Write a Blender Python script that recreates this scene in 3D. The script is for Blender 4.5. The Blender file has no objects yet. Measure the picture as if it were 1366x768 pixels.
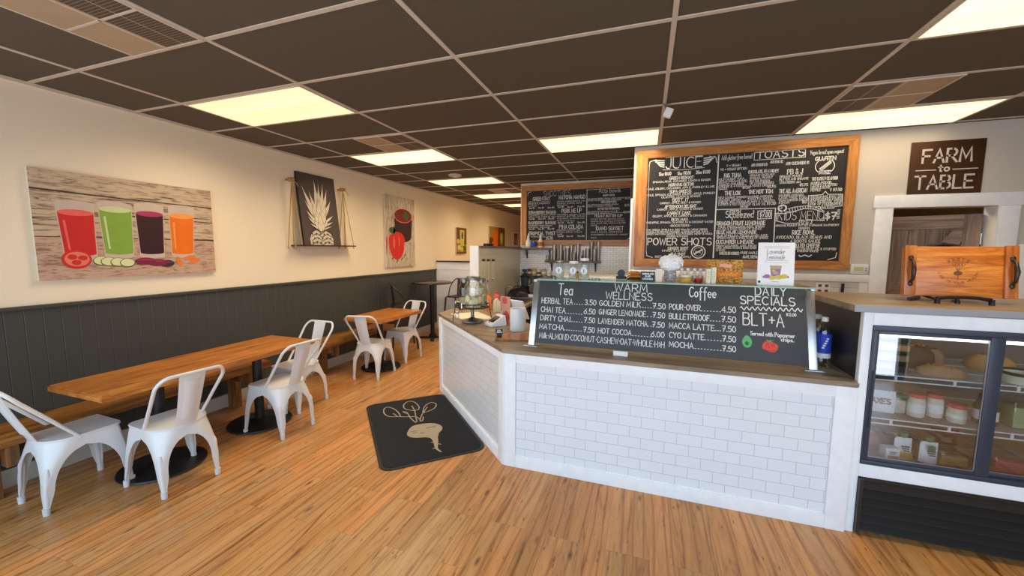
import bpy, bmesh, math, random
from mathutils import Vector, Matrix
random.seed(11)
scn = bpy.context.scene
COL = scn.collection
PI = math.pi

# ------------------------------------------------------------------ camera
cd = bpy.data.cameras.new('camera'); cam = bpy.data.objects.new('camera', cd); COL.objects.link(cam)
cd.sensor_width = 36.0; cd.lens = 36.0 * 519.13 / 1366.0; cd.clip_start = 0.02; cd.clip_end = 200
def cam_matrix(loc, yaw, pitch, roll):
    cy, sy, cp, sp = math.cos(yaw), math.sin(yaw), math.cos(pitch), math.sin(pitch)
    f = Vector((-sy*cp, cy*cp, sp)); r = Vector((cy, sy, 0)); u = r.cross(f)
    cr, sr = math.cos(roll), math.sin(roll)
    r2 = cr*r + sr*u; u2 = -sr*r + cr*u
    m = Matrix((r2, u2, -f)).transposed().to_4x4(); m.translation = loc
    return m
cam.matrix_world = cam_matrix(Vector((4.17, 0, 1.68)), 0.3312981, -0.09952582, 0.00592034)
scn.camera = cam

# ------------------------------------------------------------------ world, exposure
scn.view_settings.view_transform = 'Standard'; scn.view_settings.look = 'None'
scn.view_settings.exposure = 0.0; scn.view_settings.gamma = 1.0; scn.view_settings.use_curve_mapping = False
W = bpy.data.worlds.new('world'); scn.world = W; W.use_nodes = True
wn = W.node_tree.nodes; wl = W.node_tree.links
bg = wn['Background']
SKY_STRENGTH = 4.6
tc = wn.new('ShaderNodeTexCoord'); sx = wn.new('ShaderNodeSeparateXYZ'); wr = wn.new('ShaderNodeValToRGB')
wl.new(tc.outputs['Generated'], sx.inputs[0]); wl.new(sx.outputs['Z'], wr.inputs[0])
wr.color_ramp.elements[0].position = 0.0; wr.color_ramp.elements[0].color = (.62, .68, .78, 1)
wr.color_ramp.elements[1].position = 0.35; wr.color_ramp.elements[1].color = (.54, .76, 1.0, 1)
e = wr.color_ramp.elements.new(0.03); e.color = (.70, .85, 1.0, 1)
wl.new(wr.outputs[0], bg.inputs['Color']); bg.inputs['Strength'].default_value = SKY_STRENGTH
LAMP_K = 1.9                      # glow of the ceiling fixture lenses, seen at a low angle
LAMP_P = 15.0                     # light they throw downwards, W each
LAMP_C = (1.0, .80, .42)
def portal(name, loc, rot, sx_, sy_):
    l = bpy.data.lights.new(name, 'AREA'); l.shape = 'RECTANGLE'; l.size = sx_; l.size_y = sy_
    l.cycles.is_portal = True
    o = bpy.data.objects.new(name, l); o.location = loc; o.rotation_euler = rot; COL.objects.link(o)
portal('window_portal', (2.65, -.82, 1.45), (PI/2, 0, 0), 5.1, 2.3)
portal('window_portal', (6.40, -.82, 1.31), (PI/2, 0, 0), 2.0, 2.56)

# ------------------------------------------------------------------ materials
def S(r, g, b):
    f = lambda c: (c/255/12.92 if c/255 <= .04045 else ((c/255+.055)/1.055)**2.4)
    return (f(r), f(g), f(b), 1)
def nt(name):
    m = bpy.data.materials.new(name); m.use_nodes = True
    n = m.node_tree.nodes; return m, n, m.node_tree.links, n['Principled BSDF']
def mixn(n, l, fac, a, b, blend='MIX'):
    x = n.new('ShaderNodeMix'); x.data_type = 'RGBA'; x.blend_type = blend
    for v, i in ((fac, 0), (a, 6), (b, 7)):
        if hasattr(v, 'links'): l.new(v, x.inputs[i])
        else: x.inputs[i].default_value = v
    return x.outputs[2]
def coords(n, l, scale=(1, 1, 1), rot=(0, 0, 0), loc=(0, 0, 0), kind='Object'):
    t = n.new('ShaderNodeTexCoord'); m = n.new('ShaderNodeMapping')
    m.inputs['Scale'].default_value = scale; m.inputs['Rotation'].default_value = rot; m.inputs['Location'].default_value = loc
    l.new(t.outputs[kind], m.inputs[0]); return m.outputs[0]
def noise(n, l, vec, scale, detail=4, rough=.55, dist=0):
    x = n.new('ShaderNodeTexNoise'); x.inputs['Scale'].default_value = scale
    x.inputs['Detail'].default_value = detail; x.inputs['Roughness'].default_value = rough; x.inputs['Distortion'].default_value = dist
    l.new(vec, x.inputs['Vector']); return x.outputs['Fac']
def ramp(n, l, fac, stops):
    r = n.new('ShaderNodeValToRGB'); el = r.color_ramp.elements
    while len(el) < len(stops): el.new(.5)
    for e_, (p, c) in zip(el, stops): e_.position = p; e_.color = c
    l.new(fac, r.inputs[0]); return r.outputs[0]
def bump(n, l, b, h, strength=.2, dist=.002):
    x = n.new('ShaderNodeBump'); x.inputs['Strength'].default_value = strength; x.inputs['Distance'].default_value = dist
    l.new(h, x.inputs['Height']); l.new(x.outputs[0], b.inputs['Normal'])
def dim(c, k): return (c[0]*k, c[1]*k, c[2]*k, 1)
def mat(name, c, rough=.5, metal=0, var=.12, scale=9, bmp=0, coat=0, spec=.5, trans=0, ior=1.45, emit=0, sub=0):
    m, n, l, b = nt(name)
    v = noise(n, l, coords(n, l), scale, 4)
    col = mixn(n, l, v, dim(c, 1-var), dim(c, 1+var)); l.new(col, b.inputs['Base Color'])
    b.inputs['Roughness'].default_value = rough; b.inputs['Metallic'].default_value = metal
    b.inputs['Coat Weight'].default_value = coat; b.inputs['Specular IOR Level'].default_value = spec
    b.inputs['Transmission Weight'].default_value = trans; b.inputs['IOR'].default_value = ior
    if emit: b.inputs['Emission Color'].default_value = c; b.inputs['Emission Strength'].default_value = emit
    if bmp: bump(n, l, b, noise(n, l, coords(n, l), scale*14, 3), bmp)
    return m
def wood(name, light, mid, dark, axis='y', rough=.4, k=1.0, coat=0.0, knots=True):
    m, n, l, b = nt(name)
    st = {'x': (.8, 9, 9), 'y': (9, .8, 9), 'z': (9, 9, .8)}[axis]
    v = coords(n, l, tuple(s*k for s in st))
    g1 = noise(n, l, v, 1.6, 6, .6, 1.2); g2 = noise(n, l, v, 7.5, 5, .7, .4)
    c1 = ramp(n, l, g1, [(.30, dark), (.47, mid), (.62, light), (.78, mid)])
    c2 = ramp(n, l, g2, [(.35, dark), (.60, (1, 1, 1, 1))])
    col = mixn(n, l, .35, c1, c2, 'MULTIPLY')
    if knots:
        kv = coords(n, l, {'x': (1.6, 5, 5), 'y': (5, 1.6, 5), 'z': (5, 5, 1.6)}[axis])
        vo = n.new('ShaderNodeTexVoronoi'); vo.inputs['Scale'].default_value = 1.1*k; l.new(kv, vo.inputs['Vector'])
        kk = ramp(n, l, vo.outputs['Distance'], [(.03, (1, 1, 1, 1)), (.13, (0, 0, 0, 1))])
        col = mixn(n, l, kk, col, dim(dark, .6))
    l.new(col, b.inputs['Base Color']); b.inputs['Roughness'].default_value = rough; b.inputs['Coat Weight'].default_value = coat
    b.inputs['Coat Roughness'].default_value = .15
    bump(n, l, b, g2, .12); return m
def tilemat(name, c, grout, w=.152, h=.076, axes='xz', rough=.18, mort=.0018, off=.5, var=.05):
    m, n, l, b = nt(name)
    rot = {'xz': (PI/2, 0, 0), 'yz': (PI/2, 0, PI/2), 'xy': (0, 0, 0)}[axes]
    t = n.new('ShaderNodeTexCoord'); s = n.new('ShaderNodeSeparateXYZ'); cmb = n.new('ShaderNodeCombineXYZ')
    l.new(t.outputs['Object'], s.inputs[0]); l.new(s.outputs[axes[0].upper()], cmb.inputs[0]); l.new(s.outputs[axes[1].upper()], cmb.inputs[1])
    br = n.new('ShaderNodeTexBrick'); l.new(cmb.outputs[0], br.inputs['Vector'])
    br.inputs['Scale'].default_value = 1; br.inputs['Brick Width'].default_value = w; br.inputs['Row Height'].default_value = h
    br.inputs['Mortar Size'].default_value = mort; br.inputs['Mortar Smooth'].default_value = .3; br.offset = off
    br.inputs['Color1'].default_value = dim(c, 1-var); br.inputs['Color2'].default_value = dim(c, 1+var); br.inputs['Mortar'].default_value = grout
    l.new(br.outputs['Color'], b.inputs['Base Color']); b.inputs['Roughness'].default_value = rough
    inv = n.new('ShaderNodeMath'); inv.operation = 'SUBTRACT'; inv.inputs[0].default_value = 1; l.new(br.outputs['Fac'], inv.inputs[1])
    bump(n, l, b, inv.outputs[0], .35, .0015); return m
def floormat():
    m, n, l, b = nt('floor_planks')
    t = n.new('ShaderNodeTexCoord'); s = n.new('ShaderNodeSeparateXYZ'); cmb = n.new('ShaderNodeCombineXYZ')
    l.new(t.outputs['Object'], s.inputs[0]); l.new(s.outputs['Y'], cmb.inputs[0]); l.new(s.outputs['X'], cmb.inputs[1])
    def brick(w, h, c1, c2, off, mort):
        br = n.new('ShaderNodeTexBrick'); l.new(cmb.outputs[0], br.inputs['Vector']); br.inputs['Scale'].default_value = 1
        br.inputs['Brick Width'].default_value = w; br.inputs['Row Height'].default_value = h; br.offset = off; br.offset_frequency = 3
        br.inputs['Mortar Size'].default_value = mort; br.inputs['Color1'].default_value = c1; br.inputs['Color2'].default_value = c2
        br.inputs['Mortar'].default_value = (.0, .0, .0, 1); br.inputs['Bias'].default_value = 0
        return br
    b1 = brick(1.05, .118, (0, 0, 0, 1), (1, 1, 1, 1), .37, .0008)
    b1.inputs['Mortar'].default_value = (.25, .25, .25, 1)
    plank = ramp(n, l, b1.outputs['Color'], [(0, S(186, 132, 72)), (.2, S(214, 152, 88)), (.4, S(194, 148, 96)), (.55, S(222, 150, 84)), (.75, S(208, 156, 98)), (1, S(198, 138, 78))])
    # grain: shift by plank value so neighbouring boards differ
    v = coords(n, l, (10, .9, 1))
    addv = n.new('ShaderNodeVectorMath'); addv.operation = 'ADD'; l.new(v, addv.inputs[0])
    sc_ = n.new('ShaderNodeVectorMath'); sc_.operation = 'SCALE'; l.new(b1.outputs['Color'], sc_.inputs[0]); sc_.inputs['Scale'].default_value = 31.0
    l.new(sc_.outputs[0], addv.inputs[1])
    g1 = noise(n, l, addv.outputs[0], 1.5, 6, .62, 1.6); g2 = noise(n, l, addv.outputs[0], 8.0, 4, .7, .6)
    wv = n.new('ShaderNodeTexWave'); wv.inputs['Scale'].default_value = .42; wv.inputs['Distortion'].default_value = 11; wv.inputs['Detail'].default_value = 3; wv.inputs['Detail Scale'].default_value = .7
    l.new(addv.outputs[0], wv.inputs['Vector'])
    k1 = ramp(n, l, g1, [(.30, S(128, 102, 80)), (.42, S(232, 224, 214)), (.6, (1, 1, 1, 1))])
    k2 = ramp(n, l, g2, [(.30, S(130, 102, 80)), (.44, (1, 1, 1, 1))])
    k3 = ramp(n, l, wv.outputs['Fac'], [(.0, S(176, 142, 112)), (.10, S(242, 234, 226)), (.3, (1, 1, 1, 1))])
    col = mixn(n, l, .75, plank, k1, 'MULTIPLY'); col = mixn(n, l, .45, col, k2, 'MULTIPLY'); col = mixn(n, l, .5, col, k3, 'MULTIPLY')
    vo = n.new('ShaderNodeTexVoronoi'); vo.inputs['Scale'].default_value = 1.0; l.new(coords(n, l, (7.5, 2.6, 1)), vo.inputs['Vector'])
    vo2 = n.new('ShaderNodeTexVoronoi'); vo2.inputs['Scale'].default_value = 1.0; l.new(coords(n, l, (26, 6.5, 1), loc=(3, 5, 0)), vo2.inputs['Vector'])
    kn2 = ramp(n, l, vo2.outputs['Distance'], [(.06, (.8, .8, .8, 1)), (.14, (0, 0, 0, 1))]); col = mixn(n, l, kn2, col, S(110, 68, 36))
    kn = ramp(n, l, vo.outputs['Distance'], [(.03, (.9, .9, .9, 1)), (.13, (0, 0, 0, 1))])
    col = mixn(n, l, kn, col, S(92, 56, 30))
    b2 = brick(1.05, .118, (0, 0, 0, 1), (0, 0, 0, 1), .37, .0009)
    sm = n.new('ShaderNodeMath'); sm.operation = 'MULTIPLY'; sm.inputs[1].default_value = .55; l.new(b2.outputs['Fac'], sm.inputs[0]); col = mixn(n, l, sm.outputs[0], col, S(112, 70, 36))
    l.new(col, b.inputs['Base Color']); b.inputs['Roughness'].default_value = .34; b.inputs['Specular IOR Level'].default_value = .45
    bump(n, l, b, g2, .06, .001)
    return m
def glassmat(name, tint=(1, 1, 1, 1), rough=0.0, op=.10):
    # clear pane: mostly see-through with mirror reflections, cheap to sample
    m = bpy.data.materials.new(name); m.use_nodes = True; n = m.node_tree.nodes; l = m.node_tree.links
    n.remove(n['Principled BSDF']); out = n['Material Output']
    tr = n.new('ShaderNodeBsdfTransparent'); tr.inputs[0].default_value = tint
    gl = n.new('ShaderNodeBsdfGlossy'); gl.inputs['Roughness'].default_value = rough; gl.inputs['Color'].default_value = (1, 1, 1, 1)
    fr = n.new('ShaderNodeLayerWeight'); fr.inputs['Blend'].default_value = .5
    pw = n.new('ShaderNodeMath'); pw.operation = 'POWER'; pw.inputs[1].default_value = 4.0; l.new(fr.outputs['Facing'], pw.inputs[0])
    ma = n.new('ShaderNodeMath'); ma.operation = 'MULTIPLY_ADD'; ma.inputs[1].default_value = .7; ma.inputs[2].default_value = op
    l.new(pw.outputs[0], ma.inputs[0]); mx = n.new('ShaderNodeMixShader')
    l.new(ma.outputs[0], mx.inputs[0]); l.new(tr.outputs[0], mx.inputs[1]); l.new(gl.outputs[0], mx.inputs[2]); l.new(mx.outputs[0], out.inputs[0])
    return m

MT = {}
MT['wall'] = mat('cream_wall_paint', S(238, 221, 193), .75, var=.015, scale=3)
MT['wall_grey'] = mat('greige_wall_paint', S(202, 194, 182), .7, var=.02, scale=3)
MT['ceil'] = mat('dark_ceiling_tile', S(90, 79, 63), .9, var=.14, scale=60)
MT['grid'] = mat('ceiling_grid_metal', S(206, 190, 170), .5, var=.04)
MT['wains'] = mat('charcoal_wainscot_paint', S(64, 64, 60), .45, var=.06, scale=6)
MT['white'] = mat('white_trim_paint', S(230, 230, 230), .4, var=.006, scale=3)
MT['base_grey'] = mat('baseboard_paint', S(190, 184, 172), .45, var=.03)
MT['floor'] = floormat()
MT['tile_front'] = tilemat('white_subway_tile', S(230, 231, 233), S(186, 190, 196), var=.015)
MT['tile_angle'] = tilemat('white_subway_tile_side', S(228, 228, 228), S(192, 192, 194), rough=.22, var=.015)
MT['tile_small'] = tilemat('small_white_brick_tile', S(240, 238, 234), S(176, 174, 170), w=.10, h=.034, mort=.0028)
MT['tile_part'] = tilemat('partition_glossy_tile', S(208, 198, 178), S(180, 168, 148), w=.30, h=.10, axes='yz', rough=.15, mort=.0015)
MT['shiplap'] = tilemat('white_shiplap', S(226, 222, 214), S(150, 146, 140), w=3.0, h=.11, mort=.002)
MT['top'] = wood('grey_brown_laminate', S(166, 144, 118), S(146, 125, 102), S(116, 98, 78), 'x', .38, .6, knots=False)
MT['tablewood'] = wood('honey_table_wood', S(214, 142, 60), S(188, 114, 40), S(126, 68, 22), 'y', .33, 1.0, .2)
MT['benchwood'] = wood('brown_bench_wood', S(176, 116, 44), S(144, 90, 32), S(86, 50, 16), 'y', .4, .8)
MT['legwood'] = wood('bench_leg_wood', S(166, 114, 62), S(134, 88, 44), S(72, 44, 20), 'z', .5, .8)
MT['oak'] = wood('oak_frame_x', S(206, 146, 74), S(188, 124, 56), S(150, 92, 40), 'x', .38, 1.5, knots=False)
MT['oakz'] = wood('oak_frame_z', S(206, 146, 74), S(188, 124, 56), S(150, 92, 40), 'z', .38, 1.5, knots=False)
MT['board'] = mat('chalkboard_black', S(30, 29, 28), .55, var=.25, scale=4)
MT['board_grey'] = mat('chalkboard_charcoal', S(66, 66, 68), .6, var=.14, scale=5)
MT['chalk'] = mat('white_chalk', S(228, 226, 220), .9, var=.10, scale=120)
MT['chalk2'] = mat('dusty_chalk', S(180, 178, 170), .9, var=.14, scale=120)
MT['chairwhite'] = mat('white_powder_coat', S(222, 220, 218), .32, var=.02, coat=.15)
MT['black'] = mat('black_plastic', S(26, 26, 28), .42, var=.15)
MT['blackmetal'] = mat('black_metal', S(24, 23, 23), .45, var=.12, bmp=.05)
MT['rubber'] = mat('grey_rubber_foot', S(214, 213, 212), .6)
MT['darkmetal'] = mat('dark_bronze_metal', S(70, 58, 50), .4, .6, var=.2)
MT['darktop'] = wood('dark_tabletop', S(84, 68, 58), S(64, 52, 46), S(40, 32, 28), 'x', .25, .8)
MT['steel'] = mat('brushed_steel', S(190, 188, 186), .3, .95, var=.06, scale=30)
MT['chrome'] = mat('chrome', S(215, 215, 215), .12, 1, var=.02)
MT['galv'] = mat('galvanised_metal', S(134, 134, 132), .4, .9, var=.15, scale=24)
MT['glass'] = glassmat('clear_glass', (.92, .95, .94, 1), .02, .07)
MT['glassgreen'] = glassmat('green_edge_glass', (.80, .93, .88, 1), .02, .06)
MT['frglass'] = glassmat('fridge_door_glass', (.95, .97, .98, 1), 0, .17)
MT['plastic_clear'] = glassmat('clear_plastic', (.84, .88, .90, 1), .08, .10)
MT['ice'] = mat('water_in_jar', S(226, 222, 196), .1, var=.05, trans=.7, ior=1.2)
MT['whitepl'] = mat('white_plastic', S(232, 232, 232), .35, var=.02)
MT['paper'] = mat('white_paper', S(238, 238, 240), .8, var=.02)
MT['cream'] = mat('cream_card', S(226, 218, 196), .7, var=.04)
MT['doorwood'] = wood('weathered_door_wood', S(172, 146, 122), S(142, 118, 98), S(96, 76, 60), 'z', .6, .9)
MT['doorwoodx'] = wood('weathered_door_rail', S(180, 152, 128), S(150, 124, 104), S(102, 80, 66), 'x', .6, .9)
MT['traywood'] = wood('orange_pine', S(224, 150, 66), S(204, 120, 42), S(160, 84, 26), 'x', .35, 1.6, .2, knots=False)
MT['traywoodz'] = wood('orange_pine_end', S(214, 140, 60), S(190, 108, 40), S(150, 80, 26), 'z', .35, 1.6, .2, knots=False)
MT['shelfwood'] = wood('grey_shelf_wood', S(134, 112, 92), S(110, 92, 76), S(80, 66, 54), 'x', .55, 1.0, knots=False)
MT['fridgeframe'] = mat('slate_black_frame', S(52, 59, 72), .35, var=.08)
MT['rope'] = mat('jute_rope', S(176, 140, 78), .9, var=.25, scale=90)
MT['rust'] = mat('rusted_steel', S(74, 44, 20), .55, .3, var=.45, scale=7)
for nm, c in dict(red=(196, 32, 30), redlight=(226, 96, 88), green=(126, 160, 60), greenlight=(196, 206, 150), beet=(52, 18, 24), beetlight=(170, 48, 92), orange=(226, 110, 18),
                  orangelight=(236, 150, 70), cuke=(214, 214, 160), cukerim=(70, 100, 44), carrot=(226, 120, 48), tomato=(200, 44, 34), tomatoin=(224, 120, 100), beetslice=(120, 30, 60),
                  ltwood=(206, 190, 168), tan=(190, 160, 120), leaf=(60, 96, 40), darkprint=(56, 46, 44), cream2=(216, 202, 178), brown=(110, 66, 36), dkred=(120, 26, 30), pepper=(212, 40, 28),
                  yellow=(214, 188, 70), matbeige=(176, 158, 132), peach=(230, 164, 140), glassgrey=(196, 176, 160), lilac=(150, 110, 170), blue=(44, 70, 190), white=(240, 240, 240), blossom=(252, 252, 250),
                  navy=(34, 40, 62), teal=(20, 120, 96), amber=(190, 110, 30), capgreen=(20, 130, 80), pink=(214, 90, 100), honey=(196, 150, 60), ginger=(206, 168, 110), gold=(160, 130, 60)).items():
    MT[nm] = mat('tint_'+nm, S(*c), .55, var=.10, scale=14)

# ------------------------------------------------------------------ mesh builder
class MB:
    def __init__(s): s.bm = bmesh.new(); s.mi = 0
    def _mark(s, verts):
        fs = {f for v in verts for f in v.link_faces}
        for f in fs: f.material_index = s.mi
        return fs
    def box(s, x0, x1, y0, y1, z0, z1, bev=0, M=None, seg=2):
        m = Matrix.Translation(((x0+x1)/2, (y0+y1)/2, (z0+z1)/2)) @ Matrix.Diagonal((abs(x1-x0), abs(y1-y0), abs(z1-z0), 1))
        if M is not None: m = M @ m
        r = bmesh.ops.create_cube(s.bm, size=1, matrix=m); vs = r['verts']; s._mark(vs)
        if bev:
            es = list({e for v in vs for e in v.link_edges})
            rr = bmesh.ops.bevel(s.bm, geom=es, offset=bev, segments=seg, affect='EDGES', profile=.6)
            for f in rr['faces']: f.material_index = s.mi
        return s
    def cyl(s, c, r, h, axis='z', seg=24, r2=None, M=None):
        rot = {'z': Matrix(), 'x': Matrix.Rotation(PI/2, 4, 'Y'), 'y': Matrix.Rotation(-PI/2, 4, 'X')}[axis]
        m = Matrix.Translation(c) @ rot @ Matrix.Translation((0, 0, h/2))
        if M is not None: m = M @ m
        q = bmesh.ops.create_cone(s.bm, cap_ends=True, segments=seg, radius1=r, radius2=r if r2 is None else r2, depth=h, matrix=m)
        s._mark(q['verts']); return s
    def sph(s, c, r, sc=(1, 1, 1), seg=16, M=None):
        m = Matrix.Translation(c) @ Matrix.Diagonal((sc[0], sc[1], sc[2], 1))
        if M is not None: m = M @ m
        q = bmesh.ops.create_uvsphere(s.bm, u_segments=seg, v_segments=max(6, seg//2+2), radius=r, matrix=m); s._mark(q['verts']); return s
    def lathe(s, prof, c=(0, 0, 0), seg=28, M=None, close=False):
        rings = []; M = M or Matrix()
        for r, z in prof:
            if r < 1e-6: rings.append([s.bm.verts.new(M @ Vector((c[0], c[1], c[2]+z)))])
            else: rings.append([s.bm.verts.new(M @ Vector((c[0]+r*math.cos(2*PI*k/seg), c[1]+r*math.sin(2*PI*k/seg), c[2]+z))) for k in range(seg)])
        for a, b in zip(rings, rings[1:]):
            for k in range(seg):
                k2 = (k+1) % seg
                if len(a) == 1 and len(b) == 1: continue
                if len(a) == 1: q = [a[0], b[k2], b[k]]
                elif len(b) == 1: q = [a[k], a[k2], b[0]]
                else: q = [a[k], a[k2], b[k2], b[k]]
                try: s.bm.faces.new(q).material_index = s.mi
                except ValueError: pass
        return s
    def tube(s, pts, r, seg=8, closed=False, caps=True, M=None):
        pts = [Vector(p) for p in pts]; M = M or Matrix(); n = len(pts)
        rr = r if isinstance(r, (list, tuple)) else [r]*n
        rings = []; up = None
        for i, p in enumerate(pts):
            if closed: t = pts[(i+1) % n] - pts[i-1]
            else: t = pts[min(i+1, n-1)] - pts[max(i-1, 0)]
            t.normalize()
            if up is None: up = t.orthogonal().normalized()
            else:
                up = up - t*up.dot(t)
                if up.length < 1e-6: up = t.orthogonal()
                up.normalize()
            w = t.cross(up)
            rings.append([s.bm.verts.new(M @ (p + rr[i]*(math.cos(2*PI*k/seg)*up + math.sin(2*PI*k/seg)*w))) for k in range(seg)])
        pairs = list(zip(rings, rings[1:])) + ([(rings[-1], rings[0])] if closed else [])
        for a, b in pairs:
            for k in range(seg):
                s.bm.faces.new((a[k], a[(k+1) % seg], b[(k+1) % seg], b[k])).material_index = s.mi
        if caps and not closed:
            for ring in (rings[0], rings[-1]):
                try: s.bm.faces.new(ring).material_index = s.mi
                except ValueError: pass
        return s
    def prism(s, poly, z0, z1, M=None, bev=0):
        M = M or Matrix()
        a = [s.bm.verts.new(M @ Vector((p[0], p[1], z0))) for p in poly]; b = [s.bm.verts.new(M @ Vector((p[0], p[1], z1))) for p in poly]
        n = len(poly); fs = []
        fs.append(s.bm.faces.new(a[::-1])); fs.append(s.bm.faces.new(b))
        for k in range(n): fs.append(s.bm.faces.new((a[k], a[(k+1) % n], b[(k+1) % n], b[k])))
        for f in fs: f.material_index = s.mi
        if bev:
            es = list({e for f in fs[:2] for e in f.edges})
            for f in bmesh.ops.bevel(s.bm, geom=es, offset=bev, segments=2, affect='EDGES')['faces']: f.material_index = s.mi
        return s
    def face(s, pts, M=None):
        M = M or Matrix(); f = s.bm.faces.new([s.bm.verts.new(M @ Vector(p)) for p in pts]); f.material_index = s.mi; return s
    def grid(s, fn, nu, nv, M=None):
        M = M or Matrix()
        V = [[s.bm.verts.new(M @ Vector(fn(i/nu, j/nv))) for j in range(nv+1)] for i in range(nu+1)]
        for i in range(nu):
            for j in range(nv): s.bm.faces.new((V[i][j], V[i+1][j], V[i+1][j+1], V[i][j+1])).material_index = s.mi
        return s
    def solid(s, t):
        bmesh.ops.recalc_face_normals(s.bm, faces=s.bm.faces[:])
        bmesh.ops.solidify(s.bm, geom=s.bm.faces[:], thickness=t); return s
    def build(s, name, m, parent=None, loc=None, rotz=0, smooth=40, recalc=True):
        if recalc: bmesh.ops.recalc_face_normals(s.bm, faces=s.bm.faces[:])
        me = bpy.data.meshes.new(name); s.bm.to_mesh(me); s.bm.free()
        for q in (m if isinstance(m, (list, tuple)) else [m]): me.materials.append(MT[q] if isinstance(q, str) else q)
        if smooth:
            for p in me.polygons: p.use_smooth = True
            try: me.set_sharp_from_angle(angle=math.radians(smooth))
            except Exception: pass
        o = bpy.data.objects.new(name, me); COL.objects.link(o)
        if parent is not None: o.parent = parent
        if loc is not None: o.location = loc
        o.rotation_euler.z = rotz
        return o
def thing(name, label, cat, loc=(0, 0, 0), rotz=0, group=None):
    o = bpy.data.objects.new(name, None); o.empty_display_size = .1; COL.objects.link(o)
    o.location = loc; o.rotation_euler = (0, 0, rotz); tag(o, label, cat, group); return o
def tag(o, label, cat, group=None):
    o['label'] = label; o['category'] = cat
    if group: o['group'] = group
    return o
def struct(o): o['kind'] = 'structure'; return o
def dup(root, loc, rotz, label):
    r = root.copy(); COL.objects.link(r); r.location = loc; r.rotation_euler = (0, 0, rotz); r['label'] = label
    for ch in list(root.children):
        c = ch.copy(); COL.objects.link(c); c.parent = r
        for g in list(ch.children):
            d = g.copy(); COL.objects.link(d); d.parent = c
    return r
def arc(cx, cy, rx, ry, a0, a1, n=16):
    return [(cx+rx*math.cos(math.radians(a0+(a1-a0)*k/n)), cy+ry*math.sin(math.radians(a0+(a1-a0)*k/n))) for k in range(n+1)]
def rrect(x0, x1, y0, y1, r, n=6):
    return arc(x1-r, y1-r, r, r, 0, 90, n)+arc(x0+r, y1-r, r, r, 90, 180, n)+arc(x0+r, y0+r, r, r, 180, 270, n)+arc(x1-r, y0+r, r, r, 270, 360, n)
MXZ = Matrix(((1, 0, 0, 0), (0, 0, -1, 0), (0, 1, 0, 0), (0, 0, 0, 1)))      # poly (x,z) drawn on a plane facing -y; extrude height h -> y=-h
MYZ = Matrix(((0, 0, 1, 0), (1, 0, 0, 0), (0, 1, 0, 0), (0, 0, 0, 1)))       # poly (y,z); extrude height h -> x=+h

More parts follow.
